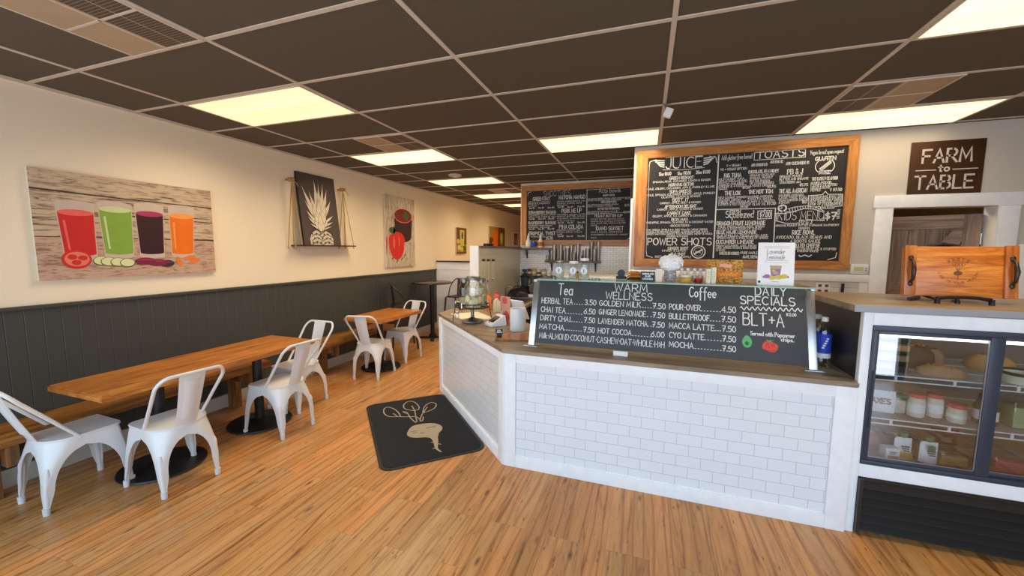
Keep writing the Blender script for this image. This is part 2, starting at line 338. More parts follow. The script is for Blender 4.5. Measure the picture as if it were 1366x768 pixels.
# ------------------------------------------------------------------ hand-lettering strokes
G = {'A': '0,0 2,6 4,0;.7,2.1 3.3,2.1', 'B': '0,0 0,6 2.2,6;@2.2,4.6,1.4,1.4,90,-90;2.2,3.2 0,3.2;@2.2,1.6,1.7,1.6,90,-90;2.2,0 0,0', 'C': '@2.2,3,2.2,3,50,310',
 'D': '0,0 0,6 1.5,6;@1.5,3,2.5,3,90,-90;1.5,0 0,0', 'E': '3.4,6 0,6 0,0 3.4,0;0,3.1 2.7,3.1', 'F': '3.4,6 0,6 0,0;0,3.1 2.7,3.1', 'G': '@2.2,3,2.2,3,50,335;2.6,2.6 4.3,2.6 4.3,.6',
 'H': '0,0 0,6;4,0 4,6;0,3.1 4,3.1', 'I': '1,0 1,6', 'J': '2.8,6 2.8,1.8;@1.4,1.8,1.4,1.8,0,-160', 'K': '0,0 0,6;3.6,6 0,2.6;1.2,3.7 3.9,0', 'L': '0,6 0,0 3.2,0',
 'M': '0,0 .4,6 2.3,1.5 4.2,6 4.6,0', 'N': '0,0 0,6 4,0 4,6', 'O': '@2.2,3,2.2,3,0,360', 'P': '0,0 0,6 2.1,6;@2.1,4.4,1.6,1.6,90,-90;2.1,2.8 0,2.8', 'Q': '@2.2,3,2.2,3,0,360;2.6,1.6 4.4,-.4',
 'R': '0,0 0,6 2.1,6;@2.1,4.4,1.6,1.6,90,-90;2.1,2.8 0,2.8;1.7,2.8 3.9,0', 'S': '@2,4.5,1.7,1.5,35,270;@2,1.5,1.8,1.5,90,-150', 'T': '0,6 4.2,6;2.1,6 2.1,0',
 'U': '0,6 0,2;@2,2,2,2,180,360;4,2 4,6', 'V': '0,6 2,0 4,6', 'W': '0,6 1.2,0 2.6,5 4,0 5.2,6', 'X': '0,0 3.8,6;0,6 3.8,0', 'Y': '0,6 2,3 4,6;2,3 2,0', 'Z': '0,6 3.8,6 0,0 3.8,0',
 '0': '@1.8,3,1.8,3,0,360', '1': '.2,4.6 1.4,6 1.4,0', '2': '@1.8,4.2,1.7,1.8,160,-30;3.3,3.3 0,0 3.8,0', '3': '@1.8,4.5,1.6,1.5,140,-90;@1.8,1.5,1.8,1.5,90,-140', '4': '3,0 3,6 0,2 4,2',
 '5': '3.5,6 .6,6 .4,3.4;@1.8,1.9,1.9,1.9,130,-140', '6': '3.2,6 .5,2.8;@1.9,1.9,1.8,1.9,0,360', '7': '0,6 3.8,6 1.4,0;.9,3 3.3,3', '8': '@1.8,4.5,1.5,1.5,0,360;@1.8,1.5,1.8,1.5,0,360',
 '9': '@1.9,4.1,1.8,1.9,0,360;3.6,3.4 1.8,0', '.': '.5,0 .5,.5', ',': '.8,.5 .3,-.9', '&': '3.8,0 .9,4.6;@1.9,4.9,1.1,1.1,200,-40;2.7,4.2 .6,2.2;@1.8,1.4,1.6,1.4,150,330;3.2,.7 4,2.4', '-': '.3,3 2.4,3',
 '$': '@1.8,4.2,1.5,1.1,35,270;@1.8,2,1.6,1.1,90,-150;1.8,6.6 1.8,-.5', '+': '.2,3 3.2,3;1.7,1.5 1.7,4.5', '*': '.8,2.7 .8,3.3', '>': '.4,1 2,3 .4,5', '=': '.3,2.2 3,2.2;.3,3.8 3,3.8', '!': '.6,6 .6,2;.6,.4 .6,0', '/': '0,0 2.6,6', "'": '.5,6 .5,4.8', ':': '.5,1 .5,1.4;.5,3.4 .5,3.8', '%': '0,0 3.6,6;@.8,5,.8,1,0,360;@2.8,1,.8,1,0,360',
 'a': '@1.5,1.6,1.5,1.6,0,360;3,3.2 3,0', 'b': '0,6 0,0;@1.5,1.6,1.5,1.6,0,360', 'c': '@1.5,1.6,1.5,1.6,50,310', 'd': '@1.5,1.6,1.5,1.6,0,360;3,6 3,0', 'e': '0,1.7 3,1.7;@1.5,1.6,1.5,1.6,0,310',
 'f': '@2.2,4.8,1.1,1.2,60,180;1.1,4.8 1.1,-1.8;0,3.2 2.4,3.2', 'g': '@1.5,1.6,1.5,1.6,0,360;3,3.2 3,-.6;@1.5,-.6,1.5,1.3,0,-160', 'h': '0,6 0,0;@1.4,1.7,1.4,1.5,180,0;2.8,1.7 2.8,0', 'i': '.5,3.2 .5,0;.5,4.4 .5,4.8',
 'j': '1.5,3.2 1.5,-.6;@.5,-.6,1,1.2,0,-150', 'k': '0,6 0,0;2.6,3.4 0,1.4;.8,2 2.8,0', 'l': '.5,6 .5,0', 'm': '0,3.2 0,0;@1,2,1,1.2,180,0;2,2 2,0;@3,2,1,1.2,180,0;4,2 4,0', 'n': '0,3.2 0,0;@1.3,1.8,1.3,1.4,180,0;2.6,1.8 2.6,0',
 'o': '@1.5,1.6,1.5,1.6,0,360', 'p': '0,3.2 0,-2.2;@1.5,1.6,1.5,1.6,0,360', 'q': '@1.5,1.6,1.5,1.6,0,360;3,3.2 3,-2.2', 'r': '0,3.2 0,0;@1.3,1.8,1.3,1.4,180,50', 's': '@1.1,2.4,1,.8,40,270;@1.1,.8,1.1,.8,90,-140',
 't': '1.2,5 1.2,0 2,0;0,3.3 2.4,3.3', 'u': '0,3.2 0,1.4;@1.3,1.4,1.3,1.4,180,360;2.6,3.2 2.6,0', 'v': '0,3.2 1.3,0 2.6,3.2', 'w': '0,3.2 .9,0 1.9,2.8 2.9,0 3.8,3.2', 'x': '0,0 2.6,3.2;0,3.2 2.6,0', 'y': '0,3.2 1.4,.2;2.8,3.2 .8,-2', 'z': '0,3.2 2.6,3.2 0,0 2.6,0'}
def glyph(ch):
    out = []; w = 0
    for seg in G[ch].split(';'):
        if seg[0] == '@':
            p = [float(q) for q in seg[1:].split(',')]; pts = arc(*p, n=max(4, int(abs(p[5]-p[4])/26)))
        else: pts = [tuple(float(q) for q in t.split(',')) for t in seg.split()]
        out.append(pts); w = max(w, max(q[0] for q in pts))
    return out, w
def ribbon(mb, pts, t, M, h=.0006):
    pts = [Vector((p[0], p[1], 0)) for p in pts]
    if (pts[0]-pts[-1]).length < 1e-6: L = pts[:-1]; cl = True
    else: L = pts; cl = False
    n = len(L); le = []; ri = []
    for i, p in enumerate(L):
        a = L[i-1] if (i or cl) else None; b = L[(i+1) % n] if (i < n-1 or cl) else None
        d1 = (p-a).normalized() if a is not None and (p-a).length > 1e-9 else None; d2 = (b-p).normalized() if b is not None and (b-p).length > 1e-9 else None
        d = (d1+d2) if (d1 and d2) else (d1 or d2 or Vector((1, 0, 0)))
        if d.length < .3: d = d2 or d1
        d.normalize(); nn = Vector((-d.y, d.x, 0))
        k = 1.0
        if d1 and d2: k = 1/max(.5, abs(nn.dot(Vector((-d1.y, d1.x, 0)))))
        ext = Vector((0, 0, 0))
        if not cl and i == 0: ext = -d*t*.4
        if not cl and i == n-1: ext = d*t*.4
        le.append(mb.bm.verts.new(M @ (p+ext+nn*t*.5*k+Vector((0, 0, h))))); ri.append(mb.bm.verts.new(M @ (p+ext-nn*t*.5*k+Vector((0, 0, h)))))
    rng = range(n if cl else n-1)
    for i in rng:
        j = (i+1) % n; mb.bm.faces.new((le[i], ri[i], ri[j], le[j])).material_index = mb.mi
def letters(mb, text, x0, x1, y, h, t, M, slant=0.0, gap=1.25):
    # one line of text stretched between x0 and x1, baseline y, cap height h, stroke width t
    pen = 0; items = []
    for ch in text:
        if ch == ' ': pen += 2.6; continue
        st, w = glyph(ch); items.append((pen, st)); pen += w+gap
    pen = max(pen-gap, .5); sx_ = (x1-x0)/pen; sy_ = h/6
    for px, st in items:
        for pts in st: ribbon(mb, [(x0+(px+q[0]+slant*q[1])*sx_, y+q[1]*sy_) for q in pts], t, M)
def dots(mb, x0, x1, y, n, r, M):
    for k in range(n):
        cx = x0+(x1-x0)*k/max(1, n-1); ribbon(mb, [(cx-r, y), (cx+r, y)], 2*r, M)
# ================================================================== SETTING
CH = 2.827
XL = [.60+1.2192*k for k in range(-1, 8)]           # ceiling grid lines along the room
YL = [.991+.6096*k for k in range(-3, 22)]          # ... and across it
GL = lambda k: .991+.6096*k
GX = lambda c: .60+1.2192*'ABCDEFG'.index(c)
struct(MB().box(-.12, 9.12, -.95, 14.12, -.10, 0).build('floor', 'floor', smooth=0))
struct(MB().box(-.12, 9.12, -.95, 14.12, CH, CH+.08).build('ceiling', 'ceil', smooth=0))
b = MB()
for x in XL:
    if 0 < x < 9: b.box(x-.013, x+.013, -.80, 14, CH-.006, CH-.0005)
for y in YL:
    if -.80 < y < 14: b.box(.002, 9, y-.013, y+.013, CH-.0055, CH-.0004)
b.box(.001, .022, -.80, 14, CH-.018, CH-.0003)
struct(b.build('ceiling_grid', 'grid', smooth=0))
struct(MB().box(-.12, 0, -.95, 14.12, 0, CH).build('wall_left', 'wall', smooth=0))
# charcoal beadboard wainscot with V grooves
y = -.80; prof = []
while y < 7.15:
    prof += [(y, .014), (y+.083, .014), (y+.0865, .0105), (y+.090, .014)]; y += .094
prof.append((7.2, .014))
poly = [(t, yy) for yy, t in prof] + [(.0015, 7.2), (.0015, -.80)]
struct(MB().prism(poly, .135, 1.232).build('trim_1', 'wains', smooth=0))
struct(MB().box(.001, .034, -.80, 7.2, 1.232, 1.258, .006).build('trim_2', 'wains'))
struct(MB().box(.001, .018, -.80, 7.2, .0, .13, .004).build('baseboard_left', 'base_grey'))
# panelled half wall across the dining room with a dark cap
b = MB().box(.001, 2.02, 7.23, 7.33, 0, 1.405)
for x0, x1 in ((.06, .86), (1.0, 1.80)):
    b.box(x0, x1, 7.222, 7.23, 1.25, 1.27); b.box(x0, x1, 7.222, 7.23, .18, .20); b.box(x0, x0+.02, 7.222, 7.23, .20, 1.25); b.box(x1-.02, x1, 7.222, 7.23, .20, 1.25)
struct(b.build('wall_half', 'white', smooth=0))
struct(MB().box(.001, 2.02, 7.20, 7.35, 1.405, 1.432, .006).build('trim_4', 'darktop'))
# walls at the back: tiled smoothie wall, its return, the nearer kitchen wall with the doorway
struct(MB().box(2.03, 4.0, 6.68, 6.80, 0, CH).box(2.03, 2.15, 6.80, 14, 0, CH).build('wall_rear', 'wall', smooth=0))
struct(MB().box(2.035, 3.99, 6.668, 6.68, .93, 1.735).build('trim_5', 'tile_small', smooth=0))
struct(MB().box(4.0, 4.14, 4.86, 6.80, 0, CH).build('wall_return', 'wall_grey', smooth=0))
DX0, DX1, DZ = 6.345, 7.11, 2.09
struct(MB().box(4.0, DX0, 4.72, 4.86, 0, CH).box(DX1, 9.0, 4.72, 4.86, 0, CH).box(DX0, DX1, 4.72, 4.86, DZ, CH).build('wall_back', 'wall_grey', smooth=0))
struct(MB().box(3.978, 4.0, 4.70, 4.86, .93, 2.26).build('trim_6', 'white'))
b = MB().box(DX0-.122, DX0, 4.698, 4.719, 0, DZ, .003).box(DX0-.14, DX1+.14, 4.692, 4.719, DZ, DZ+.115, .004).box(DX1, DX1+.13, 4.698, 4.719, 0, DZ, .003)
b.box(DX0, DX0+.015, 4.70, 4.86, 0, DZ).box(DX1-.015, DX1, 4.70, 4.86, 0, DZ)
struct(b.build('trim_7', 'white'))
struct(MB().box(4.0, 6.21, 4.706, 4.719, .30, 1.375).build('trim_8', 'shiplap', smooth=0))
struct(MB().box(4.0, 6.22, 4.690, 4.719, 1.378, 1.45, .004).box(6.15, 6.22, 4.696, 4.719, .3, 1.376).build('trim_9', 'white'))
struct(MB().box(7.26, 9.0, 4.69, 4.719, .0, 1.75, .004).build('trim_10', 'white'))
# weathered plank door standing ajar
d = MB(); n = 6; dw = .70
for k in range(n): d.box(-dw+dw*k/n+.001, -dw+dw*(k+1)/n-.001, 0, .034, .01, 2.03, .003)
door = d.build('door_1', 'doorwood', loc=(DX1-.03, 4.84, 0), rotz=-math.radians(29)); struct(door)
MB().box(-dw, 0, -.018, 0, 1.90, 2.03, .003).box(-dw, 0, -.018, 0, .02, .16, .003).box(-dw, 0, -.018, 0, .98, 1.10, .003).build('door_rail', 'doorwoodx', door)
MB().box(-dw, -dw+.11, -.020, -.001, .02, 2.03, .003).box(-.11, 0, -.020, -.001, .02, 2.03, .003).build('door_stile', 'doorwood', door)
def diag(p, q, w, y0, y1):
    p = Vector(p); q = Vector(q); dd = (q-p).normalized(); nn = Vector((-dd.y, dd.x))*w/2
    return MB().prism([tuple(p+nn), tuple(p-nn), tuple(q-nn), tuple(q+nn)], -y1, -y0, MXZ)
diag((-dw+.10, 1.12), (-.10, 1.89), .11, -.016, -.001).build('door_brace', 'doorwoodx', door)
diag((-dw+.10, .97), (-.10, .18), .11, -.016, -.001).build('door_brace', 'doorwoodx', door)
for z in (1.80, .95, .2):
    MB().cyl((.004, -.012, z-.05), .008, .10, seg=12).box(-.045, .002, -.006, -.001, z-.045, z+.045).build('hinge', 'steel', door)
# partition with glossy tile, white end cap and a grey cap board
struct(MB().box(1.915, 2.022, 4.84, 6.66, 0, 1.70).build('wall_partition', 'white', smooth=0))
struct(MB().box(2.022, 2.034, 4.86, 6.66, .93, 1.69).build('trim_11', 'tile_part', smooth=0))
struct(MB().box(1.905, 2.03, 4.82, 4.84, 0, 1.722).build('trim_12', 'white'))
struct(MB().box(1.915, 2.06, 4.84, 6.66, 1.70, 1.722, .003).build('trim_13', 'shelfwood'))
# walls behind and beside the photographer
struct(MB().box(9.0, 9.12, -.95, 14.12, 0, CH).build('wall_right', 'wall', smooth=0))
struct(MB().box(0, 9, 14, 14.12, 0, CH).build('wall_end', 'wall', smooth=0))
struct(MB().box(0, .1, -.95, -.80, 0, CH).box(.1, 5.2, -.95, -.80, 0, .30).box(.1, 7.4, -.95, -.80, 2.6, CH).box(5.2, 5.4, -.95, -.80, 0, 2.6).box(7.4, 9, -.95, -.80, 0, CH).build('wall_front', 'wall_grey', smooth=0))
b = MB()
for x in (.1, 1.78, 3.46, 5.14): b.box(x, x+.06, -.91, -.85, .36, 2.54)
b.box(.1, 5.2, -.91, -.85, .3, .36).box(.1, 5.2, -.91, -.85, 2.54, 2.6)
struct(b.build('window_1', 'fridgeframe', smooth=0))
struct(MB().box(5.4, 5.47, -.91, -.85, 0, 2.6).box(7.33, 7.4, -.91, -.85, 0, 2.6).box(5.47, 7.33, -.91, -.85, .0, .05).box(5.47, 7.33, -.91, -.85, 2.53, 2.6).build('door_2', 'fridgeframe', smooth=0))

# ================================================================== CEILING FIXTURES
def diffmat(k):
    m, n, l, bb = nt('light_diffuser')
    t = noise(n, l, coords(n, l, (.4, 3.2, 1)), 2.0, 2, .4)
    c = ramp(n, l, t, [(.35, (LAMP_C[0]*.86, LAMP_C[1]*.80, LAMP_C[2]*.7, 1)), (.65, (*LAMP_C, 1))])
    l.new(c, bb.inputs['Emission Color']); bb.inputs['Emission Strength'].default_value = k
    bb.inputs['Base Color'].default_value = (.8, .78, .7, 1); bb.inputs['Roughness'].default_value = .4
    return m
MT['diff'] = diffmat(LAMP_K); MT['diffdim'] = diffmat(1.05)
def lamp(col, row, label, m='diff', p=1.0):
    x0 = GX(col); y0 = GL(row); t = thing('ceiling_light', label, 'light', ((x0+.6096), y0+.3048, CH-.010), 0, 'ceiling light panels')
    MB().box(-.588, .588, -.283, .283, .0005, .003).build('diffuser', m, t, smooth=0)
    lt = bpy.data.lights.new('lamp', 'AREA'); lt.shape = 'RECTANGLE'; lt.size = 1.17; lt.size_y = .56; lt.energy = LAMP_P*p; lt.color = (1.0, .80, .55); lt.spread = math.radians(150)
    lo = bpy.data.objects.new('lamp', lt); COL.objects.link(lo); lo.parent = t; lo.location = (0, 0, -.004)
    b = MB(); o1, o2 = .597, .586; p1, p2 = .292, .281
    b.box(-o1, o1, -p1, -p2, -.002, .0035).box(-o1, o1, p2, p1, -.002, .0035).box(-o1, -o2, -p2, p2, -.002, .0035).box(o2, o1, -p2, p2, -.002, .0035)
    b.build('light_frame', 'grid', t, smooth=0)
lamp('A', 2, 'large bright yellowish ceiling light panel nearest the left wall and the juice picture', 'diffdim', 1.5)
lamp('A', 5, 'second ceiling light panel of the left row, just behind the ceiling air vent', 'diff', 1.3)
lamp('A', 8, 'third ceiling light panel of the left row, beside the round ceiling disc')
lamp('A', 11, 'fourth ceiling light panel of the left row, deep in the dining room')
lamp('A', 14, 'fifth and farthest ceiling light panel of the left row')
lamp('C', 5, 'bright ceiling light panel in the middle, just in front of the juice menu board', 'diff', 1.7)
lamp('E', 2, 'ceiling light panel cut off at the top right corner of the photo')
lamp('E', 5, 'bright ceiling light panel above the farm to table sign', 'diff', .32)
lamp('E', 7, 'added unseen ceiling light panel in the back room, brightening the weathered plank door')  # extra lamp out of view, added to light up the door standing ajar
MT['ventpan'] = mat('ceiling_vent_pan', S(176, 152, 120), .6, var=.12, scale=7)
def perfmat():
    m, n, l, bb = nt('perforated_vent_sheet')
    vo = n.new('ShaderNodeTexVoronoi'); vo.inputs['Scale'].default_value = 60; vo.inputs['Randomness'].default_value = 0; l.new(coords(n, l), vo.inputs['Vector'])
    c = ramp(n, l, vo.outputs['Distance'], [(.42, (.03, .026, .02, 1)), (.5, S(140, 120, 96))]); l.new(c, bb.inputs['Base Color']); bb.inputs['Roughness'].default_value = .6
    return m
MT['perf'] = perfmat()
def vent(x0, y0, label, flip=False):
    t = thing('ceiling_vent', label, 'air vent', (x0+.305, y0+.305, CH-.012), 0, 'ceiling air vents')
    MB().box(-.29, .29, -.29, .29, .002, .006).build('vent_pan', 'ventpan', t, smooth=0)
    s = -1 if flip else 1
    b = MB()
    for (u0, u1) in ((.02, .145), (.155, .28)):
        for (v0, v1) in ((-.28, -.01), (.01, .28)): b.box(min(s*u0, s*u1), max(s*u0, s*u1), v0, v1, .0005, .003)
    b.build('perforated_sheet', 'perf', t, smooth=0)
    b = MB(); b.box(-.295, .295, -.006, .006, -.001, .004).box(-.006, .006, -.29, .29, -.001, .004).box(-.297, .297, -.297, -.285, -.002, .006).box(-.297, .297, .285, .297, -.002, .006).box(-.297, -.285, -.285, .285, -.002, .006).box(.285, .297, -.285, .285, -.002, .006)
    b.build('vent_frame', 'grid', t, smooth=0)
vent(GX('B')-.6096, GL(0), 'large square ceiling air vent in the upper left corner of the photo')
vent(GX('B')-.6096, GL(4), 'ceiling air vent right in front of the second ceiling light of the left row')
vent(GX('B')-.6096, GL(10), 'small far ceiling air vent behind the third ceiling light of the left row')
vent(GX('E'), GL(4), 'ceiling air vent in front of the light above the farm to table sign', True)
t = thing('smoke_detector', 'small round pale ceiling disc beside the third light of the left row', 'smoke detector', (1.30, GL(7)+.32, CH-.034))
MB().lathe([(0, .0), (.07, .004), (.10, .016), (.104, .033)]).build('housing', 'grid', t); MB().cyl((0, 0, -.003), .03, .006, seg=18).build('cover', 'whitepl', t)
t = thing('motion_sensor', 'small white sensor box clipped to the ceiling grid over the counter', 'sensor', (4.275, 3.40, CH-.11))
MB().box(-.03, .03, -.025, .02, 0, .07, .008, Matrix.Rotation(.4, 4, 'Y')).build('housing', 'whitepl', t)
MB().tube([(0, 0, .06), (-.01, 0, .09), (-.012, 0, .103)], .006).box(-.03, .03, -.012, .012, .099, .103).build('clip', 'galv', t)
# ================================================================== PICTURES ON THE LEFT WALL
def prwood(name, light, dark, sc=(1, 1, 14)):
    m, n, l, b = nt(name); v = coords(n, l, sc)
    g1 = noise(n, l, v, 3.0, 7, .7, 1.2); g2 = noise(n, l, v, 9, 5, .7, .5)
    c = ramp(n, l, g1, [(.36, dark), (.46, light), (.60, light), (.74, dim(light, .75))]); c2 = ramp(n, l, g2, [(.34, S(120, 92, 74)), (.5, (1, 1, 1, 1))])
    l.new(mixn(n, l, .8, c, c2, 'MULTIPLY'), b.inputs['Base Color']); b.inputs['Roughness'].default_value = .7; return m
MT['print_planks'] = prwood('printed_old_planks', S(196, 172, 144), S(84, 60, 46), (1, .9, 9))
MT['print_table'] = prwood('printed_table_boards', S(192, 158, 134), S(140, 104, 84), (1, 1.2, 8))
MT['print_pale'] = prwood('printed_pale_boards', S(206, 190, 164), S(150, 128, 100), (1, 7, 1.0))
def canvas(name, label, y0, z0, w, h, d=.034):
    t = thing(name, label, 'picture', (.0012, y0+w/2, z0))
    MB().box(0, d, -w/2, w/2, 0, h, .003).build('canvas', 'cream2', t)
    return t
def lay(k): return MYZ @ Matrix.Translation((0, 0, .0345+.0004*k))
def flat(mb, poly, k, off): mb.face([(p[0]-off, p[1], 0) for p in poly], lay(k))
t = canvas('canvas_print', 'large wide picture of red, green, purple and orange juice glasses on old planks', 1.535, 1.432, 1.222, .806)
W_ = .611; b = MB()
mats = ['print_planks', 'print_table', 'red', 'redlight', 'green', 'greenlight', 'beet', 'beetlight', 'orange', 'orangelight', 'tomato', 'tomatoin', 'cuke', 'cukerim', 'beetslice', 'carrot', 'glassgrey', 'darkprint']
def mi(n_): b.mi = mats.index(n_)
mi('print_planks'); flat(b, [(0, .318), (1.222, .318), (1.222, .806), (0, .806)], 0, W_)
mi('print_table'); flat(b, [(0, 0), (1.222, 0), (1.222, .318), (0, .318)], 0, W_)
mi('darkprint'); flat(b, [(0, .316), (1.222, .312), (1.222, .324), (0, .322)], 1, W_); flat(b, [(0, .655), (.5, .64), (1.222, .632), (1.222, .64), (.5, .65), (0, .668)], 1, W_); flat(b, [(.5, .50), (1.222, .485), (1.222, .493), (.5, .512)], 1, W_)
for (xa, xb, ta, tb, zt, zb, lv, body, foam) in ((.116, .336, .143, .331, .575, .16, .505, 'red', 'redlight'), (.355, .578, .377, .566, .592, .168, .55, 'green', 'greenlight'), (.592, .808, .607, .79, .605, .168, .535, 'beet', 'beetlight'), (.842, .060+1.0, .846, 1.031, .615, .166, .535, 'orange', 'orangelight')):
    e = lambda xl, xr, z, r, a0, a1: arc((xl+xr)/2, z, (xr-xl)/2, r, a0, a1, 18)
    lx = lambda z: xa+(ta-xa)*(zt-z)/(zt-zb); rx = lambda z: xb+(tb-xb)*(zt-z)/(zt-zb)
    mi('glassgrey'); flat(b, e(xa, xb, zt, .022, 0, 180)+e(ta, tb, zb, .018, 180, 360), 2, W_)
    z2 = zb+.032; mi(body); flat(b, e(lx(lv)+.006, rx(lv)-.006, lv, .012, 0, 180)+e(lx(z2)+.006, rx(z2)-.006, z2, .016, 180, 360), 3, W_)
    mi(foam); flat(b, arc((lx(lv)+rx(lv))/2, lv, (rx(lv)-lx(lv))/2-.006, .024, 0, 360, 26)[:-1], 4, W_)
    if body != 'beet': mi(foam); flat(b, [(lx(lv)+.03, lv-.06), (lx(lv)+.045, lv-.06), (lx(z2)+.04, z2+.03), (lx(z2)+.028, z2+.03)], 5, W_)
mi('tomato'); flat(b, arc(.208, .15, .086, .072, 0, 360, 26)[:-1], 6, W_); mi('tomatoin'); flat(b, arc(.21, .152, .070, .056, 0, 360, 26)[:-1], 7, W_)
mi('tomato')
for a in (20, 140, 260): flat(b, arc(.21+.034*math.cos(math.radians(a)), .152+.026*math.sin(math.radians(a)), .028, .02, 0, 360, 14)[:-1], 8, W_)
for k, (x, z) in enumerate(((.35, .135), (.395, .128), (.455, .122), (.515, .115))):
    mi('cukerim'); flat(b, arc(x, z, .052, .037, 0, 360, 22)[:-1], 6+2*k, W_); mi('cuke'); flat(b, arc(x, z+.002, .046, .032, 0, 360, 22)[:-1], 7+2*k, W_)
for k, (x, z, w) in enumerate(((.80, .10, .06), (.73, .11, .075), (.64, .125, .075))): mi(('darkprint', 'beetslice', 'beetslice')[k]); flat(b, arc(x, z, w, .032, 0, 360, 22)[:-1], 6+2*k, W_); mi('beetlight'); flat(b, arc(x, z+.006, w*.8, .012, 10, 170, 12), 7+2*k, W_)
mi('carrot')
for k, (x, z, a) in enumerate(((.90, .115, 110), (.99, .15, 12), (1.03, .118, 20))):
    c, s = math.cos(math.radians(a)), math.sin(math.radians(a)); flat(b, [(x+u*c-v*s, z+(u*s+v*c)) for u, v in arc(0, 0, .05, .02, 0, 360, 18)[:-1]], 6+k, W_)
b.build('printed_picture', mats, t, smooth=0)
# upright canvas with a red pepper and a tumbler of juice
t = canvas('canvas_print', 'tall picture of a red pepper and a glass of dark juice on pale boards', 5.515, 1.36, .86, 1.215)
W_ = .43; b = MB(); mats = ['print_pale', 'glassgrey', 'beet', 'dkred', 'pepper', 'leaf', 'redlight', 'darkprint']
mi('print_pale'); flat(b, [(0, 0), (.86, 0), (.86, 1.215), (0, 1.215)], 0, W_)
e = arc(.51, .90, .285, .125, 0, 180, 20)+arc(.51, .50, .245, .10, 180, 360, 20); mi('glassgrey'); flat(b, e, 2, W_)
e = arc(.51, .82, .272, .10, 0, 180, 20)+arc(.51, .53, .235, .10, 180, 360, 20); mi('beet'); flat(b, e, 3, W_)
mi('redlight'); flat(b, arc(.51, .895, .272, .125, 0, 360, 28)[:-1], 4, W_); mi('dkred'); flat(b, arc(.51, .90, .255, .115, 0, 360, 28)[:-1], 5, W_)
mi('leaf')
for x, z in ((.55, .90), (.60, .85), (.64, .91), (.58, .95)): flat(b, arc(x, z, .05, .032, 0, 360, 10)[:-1], 6, W_)
mi('pepper'); flat(b, [(.0, .46), (.05, .56), (.0+.03, .30), (0, .24)], 6, W_); flat(b, arc(.305, .46, .235, .15, 0, 180, 16)+arc(.305, .38, .215, .255, 180, 360, 16), 7, W_)
mi('redlight'); flat(b, arc(.22, .42, .03, .11, 0, 360, 14)[:-1], 8, W_); flat(b, arc(.37, .44, .02, .09, 0, 360, 14)[:-1], 8, W_)
mi('leaf'); flat(b, arc(.18, .63, .09, .055, 0, 360, 14)[:-1], 9, W_); flat(b, [(.20, .58), (.26, .56), (.27, .66), (.22, .72)], 9, W_)
mi('darkprint')
for x, z in ((.15, .12), (.28, .07), (.42, .10), (.5, .16)): flat(b, [(x, z), (x+.06, z+.05), (x+.05, z+.07), (x-.01, z+.015)], 2, W_)
b.build('printed_picture', mats, t, smooth=0)
# small far pictures
t = canvas('canvas_print', 'small upright picture of a yellow green drink, high on the far left wall', 8.08, 1.57, .53, .60)
W_ = .265; b = MB(); mats = ['brown', 'gold', 'yellow', 'greenlight', 'leaf', 'darkprint']
mi('brown'); flat(b, [(0, 0), (.53, 0), (.53, .60), (0, .60)], 0, W_); mi('gold'); flat(b, [(0, .03), (.53, .05), (.53, .22), (0, .2)], 1, W_)
mi('yellow'); flat(b, [(.2, .18), (.40, .18), (.42, .55), (.18, .55)], 2, W_); mi('greenlight'); flat(b, [(.22, .3), (.38, .3), (.4, .48), (.2, .48)], 3, W_)
for k, (x, z) in enumerate(((.1, .28), (.14, .14), (.42, .12), (.28, .10))): b.mi = 2+(k % 3); flat(b, arc(x, z, .08, .06, 0, 360, 14)[:-1], 3+k, W_)
mi('leaf'); flat(b, arc(.3, .42, .05, .09, 0, 360, 12)[:-1], 8, W_)
b.build('printed_picture', mats, t, smooth=0)
t = canvas('canvas_print', 'small wide picture of orange and green drinks, second of the far left wall', 10.06, 1.70, 1.25, .61)
W_ = .625; b = MB(); mats = ['brown', 'orange', 'green', 'gold', 'dkred', 'yellow']
mi('brown'); flat(b, [(0, 0), (1.25, 0), (1.25, .61), (0, .61)], 0, W_); mi('gold'); flat(b, [(0, .3), (.7, .3), (.7, .61), (0, .61)], 1, W_)
mi('orange'); flat(b, [(.3, .05), (.65, .05), (.68, .52), (.27, .52)], 2, W_); mi('dkred'); flat(b, arc(.14, .12, .12, .1, 0, 360, 14)[:-1], 3, W_); mi('orange'); flat(b, arc(.3, .1, .14, .1, 0, 360, 14)[:-1], 4, W_)
mi('green'); flat(b, [(.85, .1), (1.08, .1), (1.10, .46), (.83, .46)], 2, W_); mi('yellow'); flat(b, arc(.96, .3, .1, .15, 0, 360, 14)[:-1], 3, W_)
b.build('printed_picture', mats, t, smooth=0)
t = canvas('framed_picture', 'small framed picture with a white mat, farthest on the left wall beside the smoothie board', 12.05, 1.72, .75, .58, .02)
b = MB(); mats = ['paper', 'brown', 'redlight', 'tan']; W_ = .375
mi('paper'); b.face([(p[0]-W_, p[1], 0) for p in [(.04, .03), (.71, .03), (.71, .55), (.04, .55)]], MYZ @ Matrix.Translation((0, 0, .021)))
for n_, p, k in (('brown', [(.2, .1), (.55, .1), (.55, .48), (.2, .48)], 1), ('redlight', [(.28, .15), (.45, .2), (.42, .42), (.26, .38)], 2), ('tan', [(.4, .12), (.52, .12), (.5, .3), (.42, .3)], 3)): mi(n_); b.face([(q[0]-W_, q[1], 0) for q in p], MYZ @ Matrix.Translation((0, 0, .021+.0004*k)))
b.build('printed_picture', mats, t, smooth=0)
